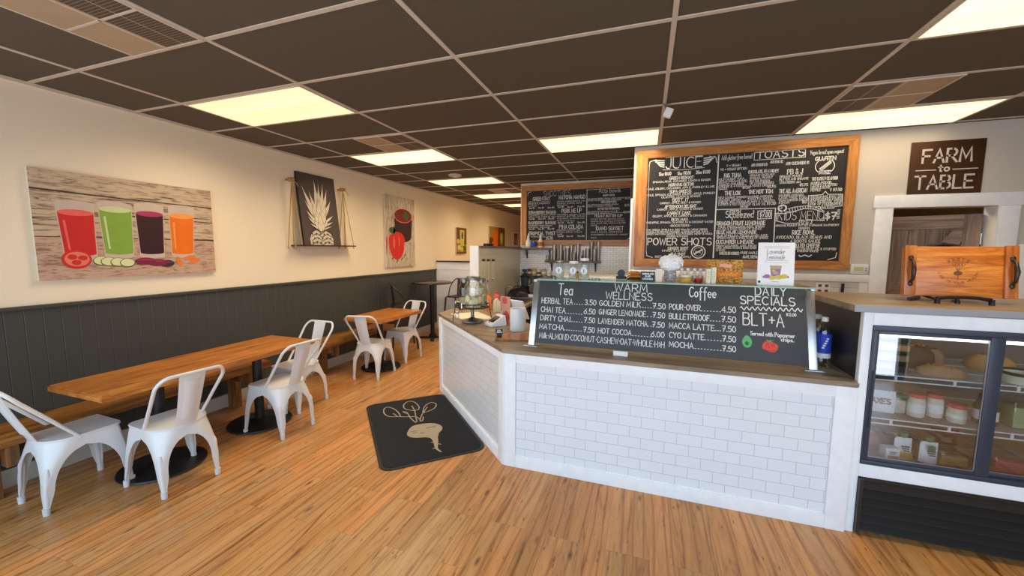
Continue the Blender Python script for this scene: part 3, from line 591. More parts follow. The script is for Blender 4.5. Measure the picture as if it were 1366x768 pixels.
# hanging rope shelf with the pineapple picture
t = thing('rope_shelf', 'narrow dark shelf hung by jute ropes, below the pineapple picture', 'shelf', (.002, 4.175, 1.70))
MB().box(0, .155, -.485, .485, 0, .018, .003).build('shelf_board', 'darktop', t)
for y in (-.505, .335):
    MB().cyl((-.001, y, .80), .014, .11, 'x', 14).sph((.112, y, .80), .021).build('wall_peg', 'oak', t)
    b = MB(); k = 1 if y > 0 else .55
    for (xx, yy) in ((.015, y-.03), (.14, y-.035), (.145, y+.11*k), (.015, y+.085*k)):
        b.tube([(.085, y, .80), ((.085+xx)/2, (y+yy)/2+.004, .41), (xx, yy, .019), (xx, yy, -.02)], .0055, 7); b.sph((xx, yy, -.018), .011, seg=10)
    for q0 in range(3): b.tube([(.05+.02*q0, y+.020*math.cos(a), .80+.020*math.sin(a)) for a in [2*PI*q/12 for q in range(12)]], .008, 6, closed=True)
    b.tube([(.10, y, .79), (.13, y+.03, .76), (.135, y+.045, .72)], .005, 6)
    b.build('rope', 'rope', t)
lean = math.atan2(.095, .90)
t = thing('canvas_print', 'tall dark picture of a pale pineapple leaning on the rope shelf', 'picture', (.118, 4.10, 1.7195))
t.rotation_euler = (0, -lean, 0)
MB().box(-.032, 0, -.31, .31, 0, .915, .003).build('canvas', 'black', t)
MP = MYZ @ Matrix.Translation((-.31, 0, .0004))
MT['pine_bg'] = mat('printed_dark_brown', S(76, 64, 60), .7, var=.12, scale=8)
b = MB(); mats = ['pine_bg', 'cream2', 'darkprint']
def pf(poly, k, *_): b.face([(p[0], p[1], .0004*k) for p in poly], MP)
mi('pine_bg'); pf([(0, 0), (.62, 0), (.62, .915), (0, .915)], 1)
mi('cream2'); pf([(.10, 0), (.48, 0), (.485, .08), (.45, .15), (.37, .19), (.2, .19), (.13, .15), (.095, .08)], 2)
def leaf(zb, tip, wd, k, bend=0, grow=0):
    (tx, tz) = tip; n_ = 10; L = []; R_ = []; x0 = .29+(tx-.29)*.10
    for i in range(n_+1):
        s_ = i/n_; cx = x0+(tx-x0)*s_**1.25+bend*math.sin(PI*s_); cz = zb+(tz-zb)*s_+abs(bend)*.5*math.sin(PI*s_); w = wd*(1-s_**2.2)*(.45+.75*math.sin(PI*min(1, s_+.12)))+grow*(1 if i < n_ else 0)
        L.append((cx-w, cz)); R_.append((cx+w, cz+.0))
    pf(L+R_[::-1][1:], k)
LV = [(.33, (.265, .855), .040, 0), (.33, (.335, .81), .036, .0), (.32, (.41, .825), .034, .01), (.31, (.47, .755), .036, .02), (.31, (.16, .70), .030, -.01), (.30, (.055, .755), .032, -.03), (.30, (.515, .61), .034, .03), (.29, (.075, .57), .026, -.03), (.33, (.30, .62), .036, 0), (.27, (.42, .56), .036, .02), (.27, (.19, .54), .034, -.02),
      (.25, (.52, .40), .026, .05), (.25, (.085, .44), .024, -.04), (.24, (.40, .43), .032, .02), (.24, (.22, .42), .032, -.02), (.23, (.30, .44), .036, 0), (.215, (.515, .315), .022, .05), (.215, (.10, .36), .022, -.04), (.20, (.42, .32), .028, .02), (.20, (.19, .32), .028, -.02), (.19, (.50, .25), .020, .04), (.19, (.12, .27), .020, -.04), (.18, (.34, .30), .03, .01), (.18, (.26, .30), .03, -.01)]
for k, (zb, tip, wd, bend) in enumerate(LV):
    mi('pine_bg'); leaf(zb-.01, tip, wd, 3+k*.8, bend, .0055); mi('cream2'); leaf(zb, tip, wd, 3.4+k*.8, bend)
mi('darkprint')
for i in range(6):
    for j in range(3):
        x = .13+.066*i+(.033 if j % 2 else 0); z = .03+.055*j
        if x < .46: pf([(x-.014, z), (x, z-.016), (x+.014, z), (x, z+.016)], 24)
for j in range(4):
    z0 = .0+.05*j; ribbon(b, [(.11, z0), (.2, z0+.05), (.29, z0), (.38, z0+.05), (.47, z0)], .008, MP @ Matrix.Translation((0, 0, .0094)))
b.build('printed_picture', mats, t, smooth=0)

# ================================================================== BENCHES AND TABLES
def bench(y0, y1, legs, label):
    t = thing('wall_bench', label, 'bench', (.02, (y0+y1)/2, 0), 0, 'wooden benches along the left wall')
    c = (y0+y1)/2
    MB().box(.0, .36, y0-c, y1-c, .405, .47, .008).build('seat', 'benchwood', t)
    MB().box(.02, .05, y0-c+.03, y1-c-.03, .33, .404).build('seat_rail', 'benchwood', t)
    for y in legs:
        MB().box(.07, .15, y-c-.045, y-c+.045, 0, .404, .005).build('leg', 'legwood', t)
        MB().box(.24, .32, y-c+.02, y-c+.08, .26, .404, .004).box(.15, .26, y-c-.03, y-c+.03, .30, .404, .004).build('brace', 'legwood', t)
bench(1.02, 3.04, (1.17, 2.80), 'brown wooden wall bench in front, behind the long table')
bench(3.74, 5.22, (3.98, 5.08), 'brown wooden wall bench farther back, behind the short table')
def topmesh(w, l, wob=.006, z0=.706, z1=.75):
    n = 24; pts = []
    rnd = random.Random(int(l*100))
    for k in range(n+1): pts.append((w/2+wob*math.sin(k*.9+l)+wob*.6*rnd.uniform(-1, 1), -l/2+l*k/n))
    for k in range(n+1): pts.append((-w/2+wob*.5*math.sin(k*.8), l/2-l*k/n))
    return MB().prism(pts, z0, z1, bev=.008)
def pedestal(t, y):
    MB().lathe([(0, .004), (.26, .004), (.27, .010), (.265, .02), (.10, .034), (.05, .05), (0, .05)], (0, y, 0), 36).build('pedestal_base', 'blackmetal', t)
    MB().cyl((0, y, .05), .04, .63, seg=20).build('column', 'blackmetal', t)
    MB().box(-.17, .17, y-.03, y+.03, .68, .704, .004).box(-.03, .03, y-.17, y+.17, .685, .704, .004).build('top_bracket', 'blackmetal', t)
t = thing('dining_table', 'long honey brown wooden table on two black pedestals, nearest', 'table', (.70, 2.21, 0))
topmesh(.60, 1.66).build('tabletop', 'tablewood', t)
pedestal(t, -.38); pedestal(t, .42)
t = thing('dining_table', 'short honey brown wooden table on one black pedestal, farther back', 'table', (.66, 4.62, 0))
topmesh(.60, .98).build('tabletop', 'tablewood', t); pedestal(t, -.12)

# ================================================================== WHITE METAL CHAIRS
def leg_mb(sx, sy):
    b = MB(); H = .44; top = Vector((sx*.176, sy*.182, H)); foot = Vector((sx*(.214 if sy > 0 else .172), sy*.212, .022))
    rows = []; nr = 20
    for i in range(nr+1):
        z = foot.z+(H-foot.z)*i/nr; s = i/nr; c = foot+(top-foot)*s; bow = .010*math.sin(PI*s); c = c+Vector((sx*bow*.6, sy*bow*.6, 0))
        za, z0 = .375, .13; half = abs(c.x); halfy = abs(c.y); w0 = .018+.026*min(1, (z-foot.z)/(z0-foot.z))
        def wid(hf):
            if z >= za: return hf
            if z <= z0: return w0
            q = (z-z0)/(za-z0); a = hf-w0-.002
            return hf-a*math.sqrt(max(0, 1-q**2.3))
        wx = wid(half); wy = wid(halfy)
        r = .012+((.15 if sy < 0 else .03)-.012)*max(0, (s-.35)/.65)**1.4; r = min(r, wx*.85, wy*.85)
        pts = [Vector((c.x-sx*wx, c.y, c.z)), Vector((c.x-sx*(wx+r)/2, c.y, c.z))]
        for k in range(7):
            a = PI/2*k/6; pts.append(Vector((c.x-sx*(r-r*math.sin(a)), c.y-sy*(r-r*math.cos(a)), c.z)))
        pts += [Vector((c.x, c.y-sy*(wy+r)/2, c.z)), Vector((c.x, c.y-sy*wy, c.z))]
        rows.append([b.bm.verts.new(p) for p in pts])
    for a, d in zip(rows, rows[1:]):
        for k in range(len(a)-1): b.bm.faces.new((a[k], a[k+1], d[k+1], d[k]))
    b.solid(.005)
    pts = []; rad = []
    for i in range(9):
        s = .02+.62*i/8; c = foot+(top-foot)*s; w = .014+.008*s; pts.append((c.x-sx*(w*.72+.0), c.y-sy*(w*.72), c.z)); rad.append(w*(.55 if i in (0, 8) else 1))
    b.tube(pts, rad, 12)
    return b
def make_chair(label):
    t = thing('metal_chair', label, 'chair', (0, 0, 0), 0, 'white metal chairs')
    o = arc(.145, .155, .035, .035, 0, 90, 5)[::1]
    poly = arc(.148, .158, .034, .034, 0, 90, 6)+arc(-.148, .158, .034, .034, 90, 180, 6)+arc(0, -.035, .182, .155, 180, 360, 24)
    b = MB(); b.prism(poly, .437, .452, bev=.005)
    inner = [(p[0]*.86, p[1]*.86) for p in poly]
    b.build('seat', 'chairwhite', t)
    MB().prism(inner, .4521, .4526).build('seat_panel', 'chairwhite', t)
    for sx in (-1, 1):
        for sy in (-1, 1):
            lg = leg_mb(sx, sy).build('leg', 'chairwhite', t)
            fx, fy = sx*(.214 if sy > 0 else .172), sy*.212
            MB().cyl((fx-sx*.010, fy-sy*.010, 0), .017, .045, seg=14, r2=.019).build('rubber_foot', 'rubber', lg)
    path = []
    for s in (-1, 1):
        seg = [(s*.172, -.02, .435), (s*.174, -.04, .46), (s*.186, -.165, .62), (s*.198, -.27, .755)]
        cor = [(s*(.13+.07*math.cos(a)), -.27-.055*math.sin(a)**1.0-.012*(a/(PI/2)), .755+.09*math.sin(a)) for a in [PI/2*q/8 for q in range(1, 9)]]
        side = seg+cor
        path = path+side if s < 0 else path+side[::-1]
    MB().tube(path, .0115, 10).build('back_hoop', 'chairwhite', t)
    def sp(u, v, off=0, k=1.0):
        w = (.062+.016*v)*k; y = -.188-.145*v-.006*math.sin(PI*v); z = .445+.40*v
        return ((u*2-1)*w, y+.012*(u*2-1)**2+off, z)
    b = MB().grid(lambda u, v: sp(u, v), 6, 10); b.solid(.005); s1 = b.build('back_splat', 'chairwhite', t)
    b = MB().grid(lambda u, v: sp(u, .16+.70*v, -.0075, .62), 4, 8); b.solid(.004); b.build('embossed_panel', 'chairwhite', s1)
    return t
R = math.radians
spots = [(.516, 1.425, -2, 'white metal chair at the near end of the long table, leftmost in the photo'), (.988, 1.752, 84, 'white metal chair at the near pedestal of the long table, second from the left'),
         (1.000, 2.615, 89, 'white metal chair facing the far pedestal of the long table'), (.68, 3.11, 180, 'white metal chair at the far end of the long table, facing the camera'),
         (.781, 4.187, 12, 'white metal chair seen from behind at the near end of the short table'), (.70, 5.00, 174, 'white metal chair facing the camera at the far end of the short table')]
ch0 = make_chair(spots[0][3])
for i, (x, y, a, lab) in enumerate(spots):
    if i == 0: ch0.location = (x, y, 0); ch0.rotation_euler = (0, 0, R(a))
    else: dup(ch0, (x, y, 0), R(a), lab)
# ---------------------------------------------------------------- high bistro table with two bar stools
t = thing('bistro_table', 'tall round dark bistro table on a black column at the half wall', 'table', (.40, 6.36, 0))
MB().lathe([(0, 1.035), (.36, 1.035), (.372, 1.045), (.372, 1.058), (.36, 1.066), (0, 1.066)], seg=40).build('tabletop', 'darktop', t)
MB().cyl((0, 0, .06), .04, .96, seg=20).cyl((0, 0, 1.015), .12, .02, seg=20).build('column', 'blackmetal', t)
b = MB()
for k in range(4): b.box(0, .30, -.035, .035, .0, .035, .008, Matrix.Rotation(PI/2*k+.5, 4, 'Z'))
b.cyl((0, 0, .02), .07, .05, seg=20).build('cross_base', 'blackmetal', t)
def stool(label, x, y, rz):
    t = thing('bar_stool', label, 'stool', (x, y, 0), rz, 'dark metal bar stools')
    MB().prism(rrect(-.17, .17, -.17, .17, .05), .735, .755, bev=.005).build('seat', 'darkmetal', t)
    for sx in (-1, 1):
        for sy in (-1, 1): MB().tube([(sx*.205, sy*.205, 0), (sx*.16, sy*.16, .735)], [.014, .018], 10).build('leg', 'darkmetal', t)
    MB().tube([(sx*.184, sy*.184, .34) for sx, sy in ((-1, -1), (1, -1), (1, 1), (-1, 1))], .010, 8, closed=True).build('foot_rail', 'darkmetal', t)
    pts = [(-.17, .06, .74), (-.195, -.02, .90)]+[(-.13-.065*math.cos(a), -.10-.10*math.sin(a), .99+.09*math.sin(a)) for a in [PI/2*q/6 for q in range(7)]]
    pts += [(-p[0], p[1], p[2]) for p in pts[::-1]]
    MB().tube(pts, .011, 10).build('back_hoop', 'darkmetal', t)
    b = MB().grid(lambda u, v: ((u*2-1)*.11, -.165-.035*v+.02*(u*2-1)**2, .755+.325*v), 6, 6); b.solid(.005); b.build('back_panel', 'darkmetal', t)
stool('dark metal bar stool left of the tall round table, seen from behind', .30, 5.58, R(-48))
stool('dark metal bar stool between the tall round table and the white half wall', .66, 6.88, R(172))
TA = [ ('Tea',-0.749,-0.637,0.391,0.0889,1.6), ('WARM',-0.318,-0.086,0.438,0.0562,1.2), ('WELLNESS',-0.381,-0.049,0.375,0.0544,1.2), ('HERBAL TEA',-0.877,-0.631,0.317,0.0427,1.2), ('3.50',-0.537,-0.45,0.32,0.0395,1.2), ('CHAI TEA',-0.876,-0.682,0.247,0.0406,1.2), ('6.50',-0.537,-0.452,0.25,0.0391,1.2), ('DIRTY CHAI',-0.874,-0.64,0.18,0.0402,1.2), ('7.50',-0.532,-0.451,0.183,0.0388,1.2), ('MATCHA',-0.877,-0.684,0.112,0.0399,1.2), ('7.50',-0.532,-0.449,0.11,0.0384,1.2), ('Milk*ALMOND*COCONUT*CASHEW*OAT*WHOLE*H>H',-0.872,0.043,0.04,0.0429,1.1), ('GOLDEN MILK',-0.425,-0.127,0.321,0.039,1.2), ('7.50',-0.043,0.043,0.318,0.039,1.2), ('GINGER LEMONADE',-0.425,-0.09,0.254,0.0387,1.1), ('7.50',-0.041,0.041,0.252,0.0387,1.2), ('LAVENDER MATCHA',-0.424,-0.076,0.184,0.0383,1.1), ('7.50',-0.042,0.04,0.183,0.0383,1.2), ('HOT COCOA',-0.422,-0.184,0.111,0.0379,1.2), ('6.00',-0.048,0.041,0.113,0.038,1.2) ]
TB = [ ('Coffee',0.2,0.37,0.417,0.0706,1.5), ('POUR-OVER',0.069,0.272,0.319,0.0388,1.2), ('4.50',0.408,0.492,0.318,0.039,1.2), ('BULLETPROOF',0.07,0.33,0.251,0.0385,1.2), ('7.50',0.405,0.492,0.251,0.0387,1.2), ('MACCA LATTE',0.072,0.36,0.185,0.0381,1.2), ('7.50',0.409,0.491,0.185,0.0383,1.2), ('CYO LATTE',0.075,0.297,0.117,0.0377,1.2), ('7.50',0.411,0.491,0.117,0.0379,1.2), ('MOCHA',0.075,0.231,0.052,0.0374,1.2), ('7.50',0.411,0.491,0.052,0.0359,1.2), ('DAILY',0.61,0.789,0.448,0.0557,1.4), ('SPECIALS',0.519,0.837,0.383,0.0541,1.4), ('BLT+A',0.536,0.771,0.24,0.0829,1.5), ('$12.00',0.786,0.842,0.315,0.0178,0.8), ('Served with Popcorner',0.579,0.83,0.173,0.026,1.1), ('chips.',0.754,0.824,0.146,0.0238,1.1) ]
TR = [ ('JUICE',-0.716,-0.357,1.08,0.1087,3.2), ('12oz $8.00',-0.784,-0.659,1.009,0.0338,1.6), ('16oz $10.00',-0.594,-0.462,1.007,0.0333,1.6), ('20oz $11.00',-0.41,-0.274,1.008,0.0328,1.6), ('GREEN REBOOT',-0.673,-0.431,0.96,0.0294,2), ('SPINACH, PEAR, CUCUMBER, LEMON & GINGER',-0.845,-0.265,0.931,0.0192,1), ('MORNING DETOX',-0.678,-0.427,0.888,0.0295,2), ('KALE, CELERY, CUCUMBER, APPLE, PARSLEY & LIME',-0.896,-0.224,0.858,0.0193,1), ('SUPA GREENS',-0.665,-0.449,0.816,0.0295,2), ('KALE, SPINACH, CUCUMBER, CELERY, APPLE, PARSLEY',-0.893,-0.215,0.79,0.0193,1), ('CILANTRO, LEMON & GINGER',-0.749,-0.356,0.763,0.0192,1), ('BEET IT',-0.631,-0.47,0.725,0.0296,2), ('CARROT, APPLE, BEET & GINGER',-0.761,-0.348,0.698,0.0192,1), ('AFTERNOON DELIGHT',-0.708,-0.389,0.653,0.0298,2), ('CARROT, APPLE, LEMON & GINGER',-0.788,-0.323,0.628,0.0193,1), ('CARROT CAKE',-0.679,-0.444,0.581,0.0299,2), ('CELERY, APPLE, OJ, CARROT & CINNAMON',-0.831,-0.284,0.556,0.0194,1), ('IRON MAN',-0.636,-0.47,0.513,0.0277,2), ('PINEAPPLE, SPINACH, CILANTRO, OJ & COCONUT WATER',-0.896,-0.218,0.486,0.0196,1), ('-BOOSTERS-',-0.649,-0.438,0.448,0.0214,1.6), ('CHIA SEEDS, SPIRULINA, BEE POLLEN, HEMP SEEDS',-0.893,-0.27,0.406,0.0175,1), ('CHOCOLATE PROTEIN POWDER, ALMOND BUTTER, OATS',-0.892,-0.262,0.381,0.0175,1), ('GREEN MATCHA GREEN TEA POWDER, HEMP & MACA',-0.891,-0.217,0.359,0.0175,1), ('POWDER $.75 EACH',-0.675,-0.46,0.334,0.0172,1), ('POWER SHOTS',-0.872,-0.224,0.247,0.0746,3), ('GINGER SHOT',-0.657,-0.449,0.197,0.0281,2), ('GINGER & LEMON',-0.719,-0.472,0.174,0.0196,1), ('GLO SHOT',-0.625,-0.476,0.13,0.0303,2), ('BEET, ORANGE & PINEAPPLE',-0.788,-0.416,0.105,0.0198,1), ('Add gluten-free bread',-0.17,0.109,1.136,0.048,1.3), ('TOASTS',0.152,0.562,1.129,0.0741,3), ('Vegan bread upon request',0.613,0.884,1.137,0.0375,1.3), ('V = VEGAN',-0.12,0.007,1.064,0.022,1.2), ('VO = VEGAN OPTION',-0.177,0.07,1.027,0.0221,1.2), ('ADD SPROUTS $1',0.109,0.25,1.054,0.0255,1.8), ('ADD EGG $2',0.276,0.386,1.075,0.0252,1.8), ('ADD CUCUMBER $1',0.414,0.606,1.049,0.0268,1.8), ('CHOCOLATE, PB & HONEY',0.087,0.354,0.984,0.0296,1.8), ('BIG TUNA',-0.136,0.021,0.955,0.0382,2.4), ('WILD CAUGHT TUNA,',-0.187,0.055,0.926,0.0202,1), ('VEGAN PROVOLONE,',-0.185,0.083,0.9,0.0203,1), ('TOMATO, CUCUMBER,',-0.184,0.058,0.874,0.0203,1), ('CHEESE & 4 ROOTS',-0.183,0.077,0.852,0.0203,1), ('SAUCE',-0.181,-0.102,0.829,0.0203,1), ('$9.50',0.042,0.11,0.832,0.0239,1.4), ('ORGANIC HAZELNUT',0.101,0.322,0.953,0.0198,1), ('SPREAD, PEANUT',0.102,0.307,0.925,0.0198,1), ('BUTTER, BANANA',0.104,0.283,0.897,0.0198,1), ('OR STRAWBERRIES',0.106,0.319,0.873,0.0198,1), ('& HONEY DRIZZLE',0.107,0.32,0.848,0.0198,1), ('$5.75',0.265,0.339,0.83,0.0235,1.4), ('PB & J',0.432,0.56,0.958,0.0461,3), ('ORGANIC PEANUT',0.367,0.563,0.927,0.0213,1.1), ('BUTTER AND ORGANIC',0.368,0.614,0.898,0.0213,1.1), ('STRAWBERRY JAM,',0.37,0.554,0.867,0.0213,1.1), ('$5.75',0.544,0.613,0.835,0.023,1.4), ('THE CASHEW CILANTRO',0.645,0.853,0.886,0.0284,2), ('MASHED AVOCADO,',0.637,0.809,0.849,0.0228,1.1), ('CASHEW CILANTRO',0.638,0.853,0.825,0.0228,1.1), ('CREAM & BLACK',0.64,0.799,0.803,0.0228,1.1), ('PEPPER',0.641,0.722,0.778,0.0229,1.1), ('V $7.50',0.799,0.895,0.775,0.0263,1.6), ('THE LOX',-0.121,0.022,0.772,0.0385,2.4), ('WILD CAUGHT SMOKED',-0.18,0.083,0.737,0.0204,1), ('SALMON, CREAM',-0.179,0.031,0.712,0.0204,1), ('CHEESE, RED ARUGULA',-0.178,0.104,0.688,0.0204,1), ('CAPERS & RED ONION',-0.176,0.087,0.664,0.0205,1), ('$9.50',0.032,0.1,0.636,0.0222,1.3), ('THE HOT TOM',0.099,0.316,0.777,0.0378,2.4), ('SMASHED AVOCADO,',0.092,0.319,0.736,0.02,1), ('TOMATO, BASIL,',0.094,0.32,0.712,0.02,1), ('FLAKES & A DRIZZLE',0.095,0.339,0.686,0.02,1), ('OF OLIVE OIL',0.097,0.263,0.658,0.02,1), ('$7.50',0.272,0.349,0.66,0.0276,1.5), ('THE ALL AMERICAN',0.373,0.609,0.774,0.037,2.2), ('SMASHED AVOCADO,',0.37,0.587,0.74,0.0195,1), ('CAGE FREE EGG,',0.372,0.616,0.716,0.0195,1), ('VEGAN CHEDDAR CHEESE',0.373,0.623,0.691,0.0196,1), ('& BACON',0.375,0.467,0.667,0.0196,1), ('$8',0.576,0.613,0.664,0.0269,1.5), ('CONSUMING RAW OR',0.638,0.9,0.714,0.021,1.1), ('UNDERCOOKED FOODS',0.64,0.902,0.689,0.021,1.1), ('MAY INCREASE YOUR',0.641,0.904,0.666,0.0211,1.1), ('RISK OF FOODBORNE',0.643,0.898,0.642,0.0211,1.1), ('ILLNESS',0.741,0.836,0.62,0.0209,1.1), ('FRESH',-0.061,0.035,0.572,0.0407,1.8), ('Squeezed',-0.101,0.157,0.536,0.0695,2.4), ('$7.00',0.215,0.309,0.535,0.0518,2), ('DRAGON FRUIT LEMONADE',-0.179,0.267,0.459,0.0371,2.4), ('FRUIT, FRESH LEMON JUICE, SPRING',-0.164,0.263,0.431,0.0206,1), ('WATER & SWEETENER OF CHOICE',-0.172,0.24,0.408,0.0207,1), ('BLUE MAJIK LEMONADE',-0.176,0.193,0.367,0.0331,2.2), ('BLUE SPIRULINA, FRESH LEMON JUICE,',-0.174,0.304,0.337,0.0208,1), ('SPRING WATER & SWEETENER OF CHOICE',-0.173,0.302,0.313,0.0208,1.1), ('CUCUMBER LIMEADE',-0.178,0.173,0.264,0.0354,2.2), ('FRESH CUCUMBER, JUICE, FRESH',-0.176,0.201,0.23,0.0208,1), ('JUICE, SPRING WATER & SWEETENER',-0.175,0.203,0.207,0.0209,1), ('CHOICE',-0.174,-0.086,0.182,0.0188,1), ('SWEETENER CHOICES',-0.14,0.048,0.146,0.0271,1.8), ('-PURE MAPLE',0.054,0.215,0.153,0.0247,1.2), ('AGAVE, STEVIA',0.083,0.218,0.11,0.0267,1.6), ('KIDS MENU',0.377,0.765,0.503,0.0827,1.5), ('$7',0.779,0.869,0.499,0.0686,3.2), ('PB & J',0.565,0.671,0.46,0.0389,2.6), ('ORGANIC PEANUT BUTTER & ORGANIC RASPBERRY',0.364,0.898,0.437,0.0178,1.2), ('PRESERVES',0.565,0.659,0.407,0.0175,1.2), ('RICE BOWL',0.513,0.703,0.355,0.0392,2.8), ('AVOCADO, BLACK BEANS AND',0.375,0.846,0.314,0.0278,1.5), ('4 ROOTS SAUCE',0.502,0.754,0.274,0.0276,1.5), ('GRILLED CHEESE',0.505,0.754,0.228,0.0336,2.2), ('TOMATO, COCONUT OIL & STUFFED',0.481,0.89,0.2,0.0198,1.2), ('CHEDDAR CHEESE',0.567,0.748,0.179,0.0177,1.2) ]
TS = [ ('SMOOTHIES',-0.551,-0.089,0.848,0.0889,1.8), ('GREEN DAY',-0.741,-0.441,0.785,0.055,2.6), ('SPINACH, MANGO,',-0.82,-0.428,0.75,0.0176,1), ('BANANA & PINEAPPLE',-0.82,-0.44,0.72,0.0176,1), ('ALMOND',-0.82,-0.674,0.684,0.0176,1), ('12oz $8',-0.811,-0.713,0.647,0.0227,1.2), ('16oz $9',-0.647,-0.543,0.647,0.0225,1.2), ('20oz $10',-0.478,-0.362,0.646,0.0223,1.2), ('STRAWBERRY BANANA',-0.818,-0.33,0.557,0.0455,2.2), ('STRAWBERRY, BANANA, YOGURT',-0.818,-0.33,0.527,0.0177,1), ('APPLE JUICE, COCONUT MILK',-0.818,-0.329,0.493,0.0177,1), ('12oz $8',-0.809,-0.711,0.458,0.0228,1.2), ('16oz $9',-0.645,-0.514,0.457,0.0226,1.2), ('20oz $10',-0.462,-0.359,0.458,0.0224,1.2), ('RASPBERRY SUNRISE',-0.816,-0.327,0.376,0.0457,2.2), ('RASPBERRY, MANGO, COCONUT',-0.816,-0.383,0.343,0.0178,1), ('BANANA, ORANGE',-0.816,-0.434,0.311,0.0178,1), ('12oz $8',-0.807,-0.709,0.281,0.0229,1.2), ('16oz $9',-0.642,-0.537,0.282,0.0227,1.2), ('20oz $10',-0.472,-0.356,0.283,0.0225,1.2), ('TROPICAL TWIST',-0.814,-0.334,0.189,0.0561,2.6), ('PINEAPPLE, MANGO, ORANGE',-0.774,-0.38,0.149,0.0179,1), ('20oz $10',-0.496,-0.379,0.109,0.0353,1.4), ('MATCHA MANGO',-0.281,0.162,0.79,0.0586,2.8), ('MATCHA, MANGO, BANANA, MILK',-0.313,0.17,0.744,0.0172,1), ('COCONUT, ALMOND, AGAVE',-0.313,0.11,0.71,0.0172,1), ('SPINACH',-0.312,-0.136,0.679,0.0172,1), ('12oz $8',-0.299,-0.198,0.65,0.0221,1.2), ('16oz $9',-0.135,-0.036,0.648,0.0219,1.2), ('20oz $10',0.038,0.16,0.649,0.0218,1.2), ('PERK ME UP',-0.229,0.106,0.562,0.0638,2.8), ('COLD BREW, BANANA, DATES',-0.309,0.175,0.523,0.0173,1), ('PEANUT BUTTER, CACAO',-0.309,0.164,0.492,0.0173,1), ('CINNAMON, ALMOND MILK',-0.308,0.165,0.456,0.0173,1), ('MACA & VANILLA',-0.307,-0.006,0.418,0.0173,1), ('12oz $8',-0.294,-0.193,0.384,0.0223,1.2), ('16oz $9',-0.13,-0.03,0.384,0.0221,1.2), ('20oz $10',0.044,0.167,0.385,0.0219,1.2), ('PINA COLADA',-0.267,0.14,0.293,0.0644,2.8), ('PINEAPPLE, COCONUT MILK,',-0.305,0.096,0.26,0.0174,1), ('BANANA, AGAVE, VANILLA',-0.304,0.121,0.228,0.0174,1), ('LIME',-0.303,-0.214,0.191,0.0174,1), ('12oz $8',-0.29,-0.188,0.154,0.0249,1.4), ('16oz $9',-0.138,-0.025,0.153,0.0247,1.4), ('20oz $10',0.049,0.167,0.155,0.0245,1.4), ('Acai bowls',0.389,0.73,0.872,0.0754,1.8), ('BERRY BOWL',0.459,0.647,0.815,0.0283,1.8), ('ACAI, BANANA, BERRIES, GRANOLA, HONEY, COCONUT',0.206,0.79,0.769,0.0191,1), ('TOPPED WITH SEASONAL FRUIT & CHIA SEEDS',0.206,0.746,0.742,0.0191,1), ('$11.75',0.802,0.881,0.755,0.0324,1.3), ('GREEN BERRY BOWL',0.427,0.678,0.707,0.0284,1.6), ('ACAI, SPINACH, BANANA, BERRIES, GRANOLA',0.208,0.702,0.67,0.0192,1), ('HONEY & COCONUT FLAKES',0.209,0.611,0.644,0.0192,1), ('$11.75',0.801,0.874,0.642,0.0326,1.3), ('NUT BUTTER POWER BOWL',0.373,0.728,0.596,0.0309,1.7), ('ACAI, PEANUT BUTTER, BANANA, CACAO NIBS',0.211,0.706,0.557,0.0192,1), ('GRANOLA & COCONUT',0.212,0.568,0.533,0.0192,1), ('$12.50',0.787,0.884,0.533,0.0327,1.3), ('PEANUT BUTTER CUP',0.333,0.77,0.475,0.0407,2.2), ('PEANUT BUTTER, BANANA, CACAO,',0.27,0.801,0.436,0.0168,1), ('ALMOND MILK, CHOCOLATE PROTEIN',0.27,0.814,0.4,0.0168,1), ('MILK, CACAO NIBS, VANILLA & DATES',0.271,0.826,0.368,0.0169,1), ('$10.50',0.272,0.373,0.333,0.0169,1.1), ('IDAHO SUNSET',0.351,0.796,0.261,0.0601,2.8), ('MANGO, BANANA, MAPLE SYRUP',0.275,0.785,0.222,0.0169,1), ('STRAWBERRY & COCONUT YOGURT',0.276,0.867,0.18,0.017,1.1), ('MILK',0.277,0.366,0.127,0.0194,1.2) ]
DT = [(-.614, -.555, .319, 4), (-.677, -.554, .242, 7), (-.625, -.548, .181, 5), (-.678, -.547, .113, 8), (-.112, -.055, .319, 4), (-.077, -.052, .254, 2), (-.071, -.05, .184, 2), (-.172, -.051, .108, 7), (.279, .397, .317, 7), (.337, .393, .25, 4), (.368, .397, .185, 3), (.304, .401, .116, 6), (.244, .401, .051, 9)]
# ================================================================== FLOOR MAT
def lerp(a, b, t): return (a[0]+(b[0]-a[0])*t, a[1]+(b[1]-a[1])*t)
mc = Vector((2.175, 3.095)); ax = Vector((1, -1, 0)).normalized(); ay = Vector((1, 1, 0)).normalized()
t = thing('floor_mat', 'black rubber floor mat with a beige beet drawing, in front of the angled counter', 'mat', (mc.x, mc.y, .0005))
MM = Matrix.Rotation(-PI/4-.02, 4, 'Z')
b = MB().prism(rrect(-.69, .69, -.43, .43, .09, 8), 0, .007, MM, bev=.003); b.build('mat_edge', 'black', t)
MT['matcloth'] = mat('black_mat_pile', S(30, 31, 34), .95, var=.3, scale=6, bmp=.3)
MB().prism(rrect(-.665, .665, -.405, .405, .075, 8), .0071, .0095, MM).build('mat_pile', 'matcloth', t)
b = MB()
MB_ = MM @ Matrix.Translation((0, 0, .0097))
body = [(0.144, -0.139), (0.041, -0.089), (0.008, -0.035), (0.012, 0.061), (0.047, 0.138), (0.119, 0.181), (0.2, 0.17), (0.279, 0.105), (0.34, 0.067), (0.289, -0.001), (0.262, -0.085), (0.211, -0.136)]
root = [(0.34, 0.067), (0.434, 0.055), (0.521, 0.039), (0.594, 0.06)]
rl = [(0.401, 0.035), (0.465, 0.08), (0.512, 0.019)]
